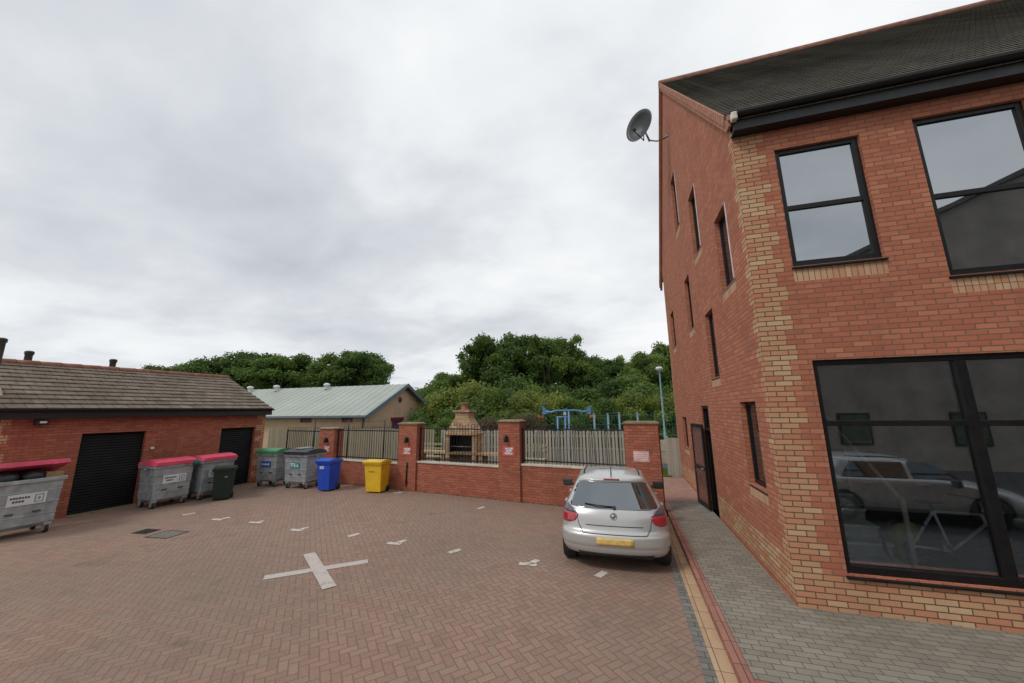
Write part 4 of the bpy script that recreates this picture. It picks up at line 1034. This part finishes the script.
def make_tree(seed, H, rad, mat, n, size, label, trunk_h=.25, rough=1.):
    rng = np.random.default_rng(seed)
    t = thing('broadleaf_tree', label, 'tree')
    zc = H*(trunk_h+1)/2; hz = H*(1-trunk_h)/2
    cs, rs = [], []
    k = 0
    while len(cs) < 70:
        d = rng.normal(size=3); d /= np.linalg.norm(d); q = rng.random()**.45*rng.uniform(.85, 1.12)
        x, y, z = d[0]*rad*.78*q, d[1]*rad*.78*q, zc+d[2]*hz*.80*q
        if z < H*trunk_h: continue
        r_ = rad*rng.uniform(.12, .25)*rough
        if z+r_*.8 > H: z = H-r_*.8
        cs.append((x, y, z)); rs.append(r_)
    V, F = leaves(rng, cs, rs, n, size)
    me = mesh_np('crown', V, F, mat); cr = bpy.data.objects.new('crown', me); COL.objects.link(cr); cr.parent = t
    m = MB(); top = (rng.uniform(-.4, .4), rng.uniform(-.4, .4), H*.72)
    m.tube([(0, 0, 0), (top[0]*.3, top[1]*.3, H*.3), top], [rad*.07, rad*.05, rad*.015], 8)
    for c_ in cs[::4]:
        z0_ = rng.uniform(.25, .5)*H; m.tube([(top[0]*z0_/H, top[1]*z0_/H, z0_), ((c_[0]*.5), c_[1]*.5, (z0_+c_[2])/2+.2), tuple(c_)], [rad*.03, rad*.02, rad*.008], 5)
    m.build('trunk', M['bark'], t)
    return t
def make_bush(seed, H, rad, mat, n, size, label):
    rng = np.random.default_rng(seed)
    t = thing('bush', label, 'bush')
    cs, rs = [], []
    while len(cs) < 22:
        x, y = rng.uniform(-rad, rad, 2); z = rng.uniform(.15, .85)*H
        if (x*x+y*y)/rad**2+(z/H)**3 > .85: continue
        cs.append((x*.85, y*.85, z)); rs.append(rad*rng.uniform(.22, .38))
    cs = [(x, y, min(z, H-r_*.75)) for (x, y, z), r_ in zip(cs, rs)]
    V, F = leaves(rng, cs, rs, n, size, .8)
    me = mesh_np('foliage', V, F, mat); cr = bpy.data.objects.new('foliage', me); COL.objects.link(cr); cr.parent = t
    m = MB()
    for c_ in cs[::3]: m.tube([(c_[0]*.15, c_[1]*.15, 0), tuple(c_)], [.05, .015], 5)
    m.build('stem', M['bark'], t); return t
protoT = {}
def place_tree(kind, x, y, top, label, sc=1., group=None, bush=False):
    """kind -> prototype of unit height 10 (tree) or 4 (bush)"""
    base = 4. if bush else 10.
    if kind not in protoT:
        if bush: protoT[kind] = make_bush(hash_seed[kind], base, 2.6, *kinds[kind], label)
        else: protoT[kind] = make_tree(hash_seed[kind], base, kinds[kind][3], kinds[kind][0], kinds[kind][1], kinds[kind][2], label)
        o = protoT[kind]
    else: o = copy_tree(protoT[kind])
    s_ = top/base; o.location = (x, y, 0); o.scale = (s_*sc, s_*sc, s_); o.rotation_euler = (0, 0, random.uniform(0, 6.28))
    tag(o, label, 'bush' if bush else 'tree', group)
kinds = {'tA': (M['leafA'], 25000, .25, 4.4), 'tB': (M['leafA'], 22000, .25, 3.8), 'tC': (M['leafB'], 21000, .25, 3.6), 'tD': (M['leafB'], 21000, .24, 4.0), 'tE': (M['leafC'], 11000, .23, 3.0),
         'bA': (M['leafB'], 15000, .16), 'bB': (M['leafC'], 15000, .16), 'bC': (M['leafD'], 11000, .14), 'bD': (M['leafE'], 13000, .15), 'bE': (M['leafA'], 14000, .17)}
hash_seed = {k: i*17+5 for i, k in enumerate(kinds)}
LT = [(-103, 40, 10.5, 'tB', 'leftmost dark tree of the line, low behind the bin store ridge'), (-91.6, 41.7, 10.6, 'tA', 'second tree from the left in the far line above the tiled ridge'),
      (-82.9, 42.2, 11.4, 'tC', 'mid green tree rising over the middle flue of the bin store'), (-74.7, 42.5, 11.8, 'tB', 'dark tree above the right part of the tiled ridge'),
      (-66.8, 42.8, 12.2, 'tD', 'broad mid green tree just right of the bin store ridge end'), (-60.4, 42.6, 12.9, 'tA', 'tall rounded dark tree left of the hall roof vents'),
      (-58.7, 46.2, 13.9, 'tB', 'highest dark tree over the left end of the green roof'), (-50.5, 43.4, 12.5, 'tD', 'mid green rounded tree above the middle of the green roof'),
      (-49.6, 48.9, 12.8, 'tA', 'dark tree behind the rounded tree over the green roof'), (-43.1, 46.7, 12.6, 'tC', 'mid green tree over the right half of the green roof'),
      (-41.4, 50.3, 13.6, 'tB', 'tall dark tree above the hall ridge near the sandy gable'), (-38.6, 47.8, 12.4, 'tA', 'dark tree at the right end of the left tree line'),
      (-35.0, 62.6, 8.0, 'tD', 'low distant tree beside the thin far street lamp'), (-29.5, 58.0, 6.4, 'tC', 'low far tree between the sandy gable and the tall wood')]
MT = [(-25.0, 48.0, 6.6, 'tC', 1.3, 'low green tree left of the barbecue chimney'), (-20.4, 41.9, 7.9, 'tD', 1.2, 'shoulder tree at the left foot of the tall group'), (-16.7, 40.9, 10.0, 'tC', 1., 'mid height tree on the left slope of the tall group'),
      (-13.8, 39.8, 11.3, 'tA', .95, 'tall dark tree left of the highest crown'), (-11.5, 42.5, 12.2, 'tB', .9, 'highest dark crown of the middle group'), (-8.4, 42.4, 11.7, 'tD', .75, 'tall mid green tree right of the highest crown'),
      (-6.4, 44.9, 12.1, 'tC', .8, 'round topped green tree above the blue play frame'), (-4.0, 48.7, 9.6, 'tA', 1., 'dark tree in the dip right of the round topped tree'),
      (-1.6, 43.2, 8.7, 'tB', .9, 'dark tree above the roof of the silver car'), (.8, 46.0, 9.4, 'tE', 1., 'thin olive tree with a pale trunk above the right pillar'),
      (3.2, 42.5, 9.4, 'tD', .9, 'green tree just left of the slim lamp post top'), (5.6, 45.3, 10.6, 'tC', .95, 'green tree directly behind the slim lamp post'), (8.2, 44.0, 10.6, 'tB', .9, 'dark tree touching the edge of the brick gable'),
      (11.5, 47.0, 10.9, 'tA', .9, 'dark tree mostly hidden behind the brick gable')]
for x, y, h, k, lb in LT: place_tree(k, x, y, h, lb, 1.15 if h > 9 else 1.4, 'trees beyond the hall and bin store')
for x, y, h, k, s_, lb in MT: place_tree(k, x, y, h*1.045, lb, s_, 'trees of the wood behind the playground')
BS = [(-15.5, 28.8, 4.4, 'bA', 'green bush right of the sandy gable'), (-13.3, 27.4, 4.6, 'bB', 'olive bush behind the left railing bay post'), (-12.0, 28.7, 5.2, 'bB', 'tall olive bush left of the barbecue chimney pot'),
      (-9.9, 27.3, 4.8, 'bA', 'green bush directly behind the barbecue hood'), (-9.0, 29.6, 4.8, 'bE', 'dark bush right of the barbecue chimney pot'), (-7.1, 27.1, 4.3, 'bB', 'olive bush above the pillar right of the barbecue'),
      (-5.7, 29.6, 4.5, 'bD', 'yellow green bush just behind the blue play frame'), (-3.7, 28.2, 3.9, 'bA', 'green bush right of the yellow green one'), (-2.2, 29.5, 3.9, 'bE', 'dark bush over the right end of the play frame'),
      (-.8, 31.1, 4.0, 'bD', 'bright green bush above the car aerial'), (1.0, 30.5, 4.1, 'bB', 'olive bush above the right brick pillar'), (2.8, 32.1, 4.1, 'bA', 'green bush behind the slim lamp post'),
      (4.5, 31.5, 4.0, 'bB', 'olive bush between lamp post and brick gable'), (6.4, 33.1, 4.2, 'bA', 'green bush at the edge of the brick gable'),
      (-7.3, 18.9, 2.45, 'bC', 'russet leaved bush behind the pillar right of the barbecue'), (-11.6, 21.8, 3.1, 'bE', 'dark low bush between the hall gable and the barbecue'), (-8.9, 22.7, 3.1, 'bE', 'dark low bush behind the barbecue chimney'),
      (-5.3, 20.4, 2.6, 'bC', 'russet leaved bush left of the blue play frame'), (-13.6, 23.5, 3.0, 'bE', 'dark low bush beside the hall gable corner'), (-8.1, 33.0, 5.4, 'bA', 'tall green bush filling the gap left of the yellow green bush'), (-10.2, 34.5, 5.6, 'bE', 'dark tall bush behind the barbecue chimney, deep in the wood edge'),
      (-9.8, 19.6, 2.5, 'bA', 'low green bush over the picket fence left of the barbecue')]
for x, y, h, k, lb in BS: place_tree(k, x, y, h, lb, 1.05, 'bushes between the fence and the wood', bush=True)

UB = [(-27, 40), (-23.5, 37), (-20, 38), (-16.5, 36.5), (-13, 37.5), (-9.5, 36), (-6, 38), (-2.5, 37), (1, 38.5), (4.5, 38), (8, 39), (11.5, 40)]
for i, (x, y) in enumerate(UB):
    place_tree('bE' if i % 2 else 'bA', x, y, 5.6+.5*(i % 3), 'shaded understorey bush under the trees of the wood, half hidden by nearer bushes', 1.25, 'understorey bushes of the wood', bush=True)
# grass tufts at wall foot (uncountable)
rng = np.random.default_rng(3); Vs = []
def tufts(name, pts, h, mat):
    n = len(pts); p = np.array(pts); ang = rng.uniform(0, 2*PI, n); d = np.stack([np.cos(ang), np.sin(ang), np.zeros(n)], 1)
    hh = h*rng.uniform(.4, 1.2, n)[:, None]; lean = rng.normal(size=(n, 3))*.3*hh; lean[:, 2] = 0; w_ = .006
    V = np.stack([p-d*w_, p+d*w_, p+d*w_*.4+lean+np.array([0, 0, 1])*hh, p-d*w_*.4+lean+np.array([0, 0, 1])*hh], 1).reshape(-1, 3)
    me = mesh_np(name, V, np.arange(n*4).reshape(-1, 4), mat); o = bpy.data.objects.new(name, me); COL.objects.link(o); return tag(o, kind='stuff')
pts = []
for _ in range(900):
    s_ = rng.beta(.8, .8)*12-3; q = W(s_, .03-abs(rng.normal())*.05); pts.append((q[0], q[1], 0))
tufts('weeds', pts, .05, M['grass'])
pts = [(rng.uniform(.9, 1.65), rng.uniform(15.95, 18), 0) for _ in range(5000)]
o = tufts('grass', pts, .14, M['leafD'] if False else simple('fresh_grass', (.10, .20, .03), .8, var=.4))

# ------------------------------------------------------------------ car
def interp(tab, z):
    for (a, va), (b_, vb) in zip(tab[:-1], tab[1:]):
        if z <= b_: 
            t_ = (z-a)/(b_-a) if b_ > a else 0; return va+(vb-va)*max(0, min(1, t_))
    return tab[-1][1]
def smooth(tab, z, e=.018): return (interp(tab, z-e)+interp(tab, z)*2+interp(tab, z+e))/4
WT = [(.17, .78), (.24, .81), (.36, .865), (.41, .868), (.43, .88), (.60, .882), (.64, .872), (.74, .875), (.88, .862), (.955, .835), (.99, .80), (1.15, .725), (1.36, .625), (1.41, .58), (1.44, .50), (1.462, .36), (1.475, .2)]
YR = [(.17, .14), (.24, .09), (.30, .04), (.38, .012), (.41, .02), (.43, .0), (.57, .0), (.60, .01), (.63, .055), (.66, .075), (.70, .085), (.86, .115), (.955, .165), (1.0, .215), (1.2, .42), (1.375, .60), (1.39, .555), (1.42, .60), (1.44, .72), (1.462, 1.0), (1.475, 1.4)]
YF = [(.17, 4.08), (.3, 4.18), (.5, 4.2), (.66, 4.15), (.74, 4.02), (.82, 3.75), (.90, 3.42), (.97, 3.12), (1.2, 2.72), (1.38, 2.35), (1.42, 2.2), (1.45, 1.95), (1.475, 1.6)]
def ring_pt(z, side, u):   # u in [-1,1] across; side 'r' rear or 'f'
    w_ = smooth(WT, z); m_ = 3.2; dp = .42 if z < .96 else .30
    c_ = 1-(max(0., 1-abs(u)**m_))**(1/m_)
    yr_, yf_ = smooth(YR, z), smooth(YF, z)
    if z > 1.43: dp = min(dp, (yf_-yr_)*.3)
    bow = .10*u*u if side == 'r' else -.16*u*u
    y = (yr_+dp*c_+bow*.5) if side == 'r' else (yf_-dp*1.3*c_+bow)
    return (u*w_, y, z)
def rear_at(x, z, off=0):
    w_ = smooth(WT, z); u = max(-1, min(1, x/w_)); p = ring_pt(z, 'r', u)
    if off:
        e = .01
        a = Vector(ring_pt(z, 'r', min(1, u+e)))-Vector(ring_pt(z, 'r', max(-1, u-e))); b_ = Vector(ring_pt(z+e, 'r', u))-Vector(ring_pt(z-e, 'r', u))
        n_ = a.cross(b_).normalized(); p = tuple(Vector(p)+n_*off)
    return p
def make_car(label, group=None):
    t = thing('parked_car', label, 'car', group=group)
    zs_ = [.27, .30, .33, .36, .385, .40, .415, .43, .45, .5, .55, .57, .585, .6, .615, .63, .645, .66, .68, .70, .74, .78, .82, .86, .90, .93, .955, .975, 1.0, 1.05, 1.1, 1.15, 1.2, 1.25, 1.3, 1.34, 1.375, 1.39, 1.405, 1.42, 1.43, 1.44, 1.45, 1.462, 1.475]
    us_ = [math.sin(PI/2*k/14) for k in range(-14, 15)]
    nS = 18; rings = []
    for z in zs_:
        rear = [ring_pt(z, 'r', u) for u in us_]; front = [ring_pt(z, 'f', u) for u in reversed(us_)]
        side = lambda p, q: [tuple(Vector(p).lerp(Vector(q), k/nS)) for k in range(1, nS)]
        r_ = rear+side(rear[-1], front[0])+front+side(front[-1], rear[0])
        rings.append(r_)
    n = len(rings[0]); b = MB()
    for r_ in rings: b.v += r_
    for i in range(len(rings)-1):
        for j in range(n):
            j2 = (j+1) % n; b.f.append((i*n+j, i*n+j2, (i+1)*n+j2, (i+1)*n+j)); b.m.append(0); b.sm.append(True)
    e = (len(rings)-1)*n
    b.f.append(tuple(e+k for k in range(n))); b.m.append(0); b.sm.append(True)
    b.f.append(tuple(reversed(range(n)))); b.m.append(0); b.sm.append(False)
    body = b.build('body', [M['carpaint'], M['cartrim']], t)
    # wheel arches cut with a boolean, applied
    c = MB()
    for y in (.70, 3.28):
        for s_ in (-1, 1): c.lathe((s_*.60 if s_ > 0 else -1.1, y, .33), [(0, 0), (.375, 0), (.375, .50), (0, .50)], 36, axis='x')
    cut = c.build('cut', M['cartrim'])
    cut.data.update()
    md = body.modifiers.new('b', 'BOOLEAN'); md.object = cut; md.operation = 'DIFFERENCE'; md.solver = 'EXACT'
    bpy.context.view_layer.update()
    dg = bpy.context.evaluated_depsgraph_get(); nm = bpy.data.meshes.new_from_object(body.evaluated_get(dg))
    body.modifiers.clear()
    if len(nm.polygons) > 500: body.data = nm
    bpy.data.objects.remove(cut)
    def patch(name, mat, rows, parent, off=.006, nx=14, thick=.012):
        """rows: list (z, x0, x1)"""
        b = MB(); V1, V2 = [], []
        # refine rows
        rr = []
        for (a, b_) in zip(rows[:-1], rows[1:]):
            k_ = max(1, int(abs(b_[0]-a[0])/.03))
            for q in range(k_): f_ = q/k_; rr.append(tuple(a[i]+(b_[i]-a[i])*f_ for i in range(3)))
        rr.append(rows[-1])
        for z, x0_, x1_ in rr:
            V1.append([rear_at(x0_+(x1_-x0_)*k/nx, z, off) for k in range(nx+1)]); V2.append([rear_at(x0_+(x1_-x0_)*k/nx, z, off-thick) for k in range(nx+1)])
        for i in range(len(rr)-1):
            for k in range(nx): b.face([V1[i][k], V1[i][k+1], V1[i+1][k+1], V1[i+1][k]], smooth=True)
        for i in range(len(rr)-1):
            b.face([V2[i][0], V1[i][0], V1[i+1][0], V2[i+1][0]]); b.face([V1[i][nx], V2[i][nx], V2[i+1][nx], V1[i+1][nx]])
        for k in range(nx): b.face([V2[0][k], V2[0][k+1], V1[0][k+1], V1[0][k]]); b.face([V1[-1][k], V1[-1][k+1], V2[-1][k+1], V2[-1][k]])
        o = b.build(name, mat, parent)
        w_ = o.modifiers.new('w', 'WELD'); w_.merge_threshold = 1e-5
        return o
    rw = patch('rear_window', M['carglass'], [(.975, -.58, .58), (.99, -.70, .70), (1.02, -.72, .72), (1.2, -.655, .655), (1.345, -.585, .585), (1.365, -.53, .53)], body, .004, 24)
    # wiper
    b = MB(); b.tube([rear_at(.02, 1.0, .02), rear_at(-.25, 1.01, .03), rear_at(-.46, 1.03, .02)], .010, 6); b.tube([rear_at(.02, .99, 0), rear_at(.02, .99, .04)], .03, 8); b.build('wiper', M['cartrim'], rw)
    for s_ in (-1, 1):
        def sr(rows): return [(z, min(s_*a, s_*c_), max(s_*a, s_*c_)) for z, a, c_ in rows]
        tl = patch('tail_light', M['lamp_red'], sr([(.735, .72, .878), (.77, .63, .876), (.86, .575, .866), (.885, .585, .862)]), t, .010, 10)
        patch('tail_light_lens', M['lamp_smoke'], sr([(.886, .587, .861), (.93, .635, .848), (.985, .71, .806), (1.02, .757, .787)]), tl, .010, 8)
    patch('brake_light', simple('brake_light_red', (.25, .02, .02), .3), [(1.393, -.14, .14), (1.412, -.13, .13)], t, .008, 8)
    # tailgate shut line, and the tailgate fold's shadow drawn as a dark strip
    patch('tailgate_shut_line', M['cartrim'], [(.606, -.50, .50), (.616, -.50, .50)], t, .003, 16)
    for s_ in (-1, 1):
        b = MB(); pts = [rear_at(s_*.50, .612, .002), rear_at(s_*.565, .72, .002), rear_at(s_*.60, .86, .002), rear_at(s_*.66, .95, .002)]; b.tube(pts, .005, 5); b.build('shut_line', M['cartrim'], t)
    patch('crease_shade', M['cartrim'], [(.722, -.44, .44), (.736, -.46, .46)], t, .0015, 16)  # shade under the fold put in as a dark patch
    patch('number_plate', M['plate'], [(.45, -.29, .29), (.565, -.29, .29)], t, .010, 8)
    patch('lower_trim', M['cartrim'], [(.272, -.56, .56), (.315, -.60, .60)], t, .006, 12)
    b = MB(); b.lathe((0, 0, 0), [(0, .008), (.03, .008), (.032, .002), (.045, .002), (.047, .012), (.056, .012), (.058, 0)], 24); p_ = Vector(rear_at(0, .88, .0))
    b.build('badge', M['alloy'], t, loc=p_, rot=(R(72), 0, 0))
    # side glass
    def side_pt(y, z, s_, off):
        w_ = smooth(WT, z); return (s_*(w_+off), y, z)
    for s_ in (-1, 1):
        for (rows) in ([(.99, .75, 2.02), (1.08, .80, 2.02), (1.34, 1.02, 2.02)], [(.99, 2.10, 2.98), (1.12, 2.10, 2.80), (1.34, 2.10, 2.48)]):
            b = MB(); G = []
            rr = []
            for a, c_ in zip(rows[:-1], rows[1:]):
                for q in range(4): f_ = q/4; rr.append(tuple(a[i]+(c_[i]-a[i])*f_ for i in range(3)))
            rr.append(rows[-1])
            for z, ya, yb_ in rr: G.append([side_pt(ya+(yb_-ya)*k/6, z, s_, .004) for k in range(7)])
            for i in range(len(G)-1):
                for k in range(6):
                    q = [G[i][k], G[i][k+1], G[i+1][k+1], G[i+1][k]]; b.face(q if s_ > 0 else q[::-1], smooth=True)
            b.build('side_window', M['carglass'], t)
        # mirror
        b = MB(); b.frus(0, 0, -.08, .08, .19, .11, .24, .09); mo = b.build('wing_mirror', M['cartrim'], t, bevel=.03, loc=(s_*1.0, 2.72, .95)); 
        b = MB(); b.tube([(0, 0, -.03), (-s_*.18, .02, -.05)], .025, 8); b.build('mirror_arm', M['cartrim'], mo)
        # door handles, sill strip
        for y in (1.25, 2.2):
            b = MB(); b.box(s_*.865, s_*.905, y-.1, y+.1, .86, .89); b.build('door_handle', M['carpaint'], t, bevel=.01)
    # windscreen as front patch
    b = MB(); G = []
    for k in range(9):
        z = 1.0+.36*k/8; G.append([tuple(Vector(ring_pt(z, 'f', u))+Vector((0, .004, .003))) for u in [(-.86+1.72*q/12) for q in range(13)]])
    for i in range(8):
        for q in range(12): b.face([G[i][q+1], G[i][q], G[i+1][q], G[i+1][q+1]], smooth=True)
    b.build('windscreen', M['carglass'], t)
    for s_ in (-1, 1):
        b = MB(); G = []
        for z in (.58, .63, .68, .72): G.append([tuple(Vector(ring_pt(z, 'f', s_*u))+Vector((0, .012, .002))) for u in (.6, .68, .76, .84, .92, .97)])
        for i in range(3):
            for q in range(5): P = [G[i][q+1], G[i][q], G[i+1][q], G[i+1][q+1]]; b.face(P if s_ > 0 else P[::-1], smooth=True)
        b.build('headlight', M['lamp_clear'], t)
    b = MB(); b.tube([(0, .82, 1.45), (0, .70, 1.62)], [.012, .006], 6); b.build('aerial', M['cartrim'], t)
    for s_ in (-1, 1):
        b = MB(); b.tube([(s_*.50, 1.0, 1.437), (s_*.52, 1.5, 1.445), (s_*.50, 2.1, 1.43)], .012, 6); b.build('roof_strip', M['cartrim'], t)
    for y in (.70, 3.28):
        for s_ in (-1, 1):
            x = s_*.765; b = MB()
            b.lathe((x, y, .33), [(.20, -.11), (.30, -.115), (.325, -.09), (.33, 0), (.325, .09), (.30, .115), (.20, .11), (.20, -.11)], 40, axis='x'); wh = b.build('wheel', M['rubber'], t)
            b = MB(); b.lathe((x+s_*.07, y, .315), [(0, 0), (.19, 0)] if True else [], 30, axis='x')
            b.lathe((x, y, .33), [(.205, -.09), (.205, .09)], 30, axis='x')
            for k in range(5):
                a = 2*PI*k/5; ca, sa = math.sin(a), math.cos(a)
                b.tube([(x+s_*.09, y+ca*.03, .315+sa*.03), (x+s_*.085, y+ca*.19, .315+sa*.19)], .028, 6)
            b.build('rim', M['alloy'], wh)
    # dark underbody
    b = MB(); b.box(-.56, .56, .14, 4.0, .235, .45); b.build('underbody', M['cartrim'], t)
    return t
car = make_car('silver hatchback parked with its rear to the camera beside the kerb')
car.location = (-.27, 6.84, 0); car.rotation_euler = (0, 0, R(2.2)); car.scale = (1.05, 1.0, 1.0)
# car and house across the road: seen mirrored in the windows
c2 = copy_tree(car); c2.location = (4.3, .5, 0); c2.rotation_euler = (0, 0, R(-88)); c2.scale = (1.03, 1.02, 1.02)
tag(c2, 'silver car seen only as a reflection in the large ground floor window', 'car')
t = thing('opposite_house', 'tall gabled brick building seen only as a dark reflection in the windows', 'building', (21, -8, 0))
m = MB(); m.box(-13.5, 13.5, -10, 0, 0, 8.2)
m.face([(13.5, 0, 8.2), (-13.5, 0, 8.2), (0, 0, 14.2)]); m.face([(-13.5, -10, 8.2), (13.5, -10, 8.2), (0, -10, 14.2)])
m.build('wall', simple('grey_brown_render', (.30, .26, .23), .9, var=.25, scale=1.), t)
m = MB(); m.hexa([(-14, -10.3, 8.0), (0, -10.3, 14.25), (0, .3, 14.25), (-14, .3, 8.0)], [(-14, -10.3, 8.2), (0, -10.3, 14.5), (0, .3, 14.5), (-14, .3, 8.2)]); m.hexa([(0, -10.3, 14.25), (14, -10.3, 8.0), (14, .3, 8.0), (0, .3, 14.25)], [(0, -10.3, 14.5), (14, -10.3, 8.2), (14, .3, 8.2), (0, .3, 14.5)])
m.build('roof', M['main_tile'], t)
for x in (-11, -7, -3, 1, 5, 9):
    for z in (1., 4.8):
        m = MB(); m.box(x-.6, x+.6, .002, .05, z, z+1.4); fo = m.build('window', M['blackframe'], t); m = MB(); m.box(x-.52, x+.52, .05, .06, z+.08, z+1.32); m.build('pane', M['glass_dark'], fo)
for xb, wb in ((-13.53, .5),):
    m = MB(); m.box(xb, xb+wb, .0, .03, 0, 8.0); m.build('quoin', M['buff'], t)

# ------------------------------------------------------------------ render settings
scene.render.engine = 'CYCLES'
scene.view_settings.view_transform = 'Standard'; scene.view_settings.look = 'None'; scene.view_settings.exposure = 0.12; scene.view_settings.gamma = 1
scene.cycles.max_bounces = 6; scene.cycles.transparent_max_bounces = 8; scene.cycles.use_denoising = True
scene.render.resolution_x = 1024; scene.render.resolution_y = 683
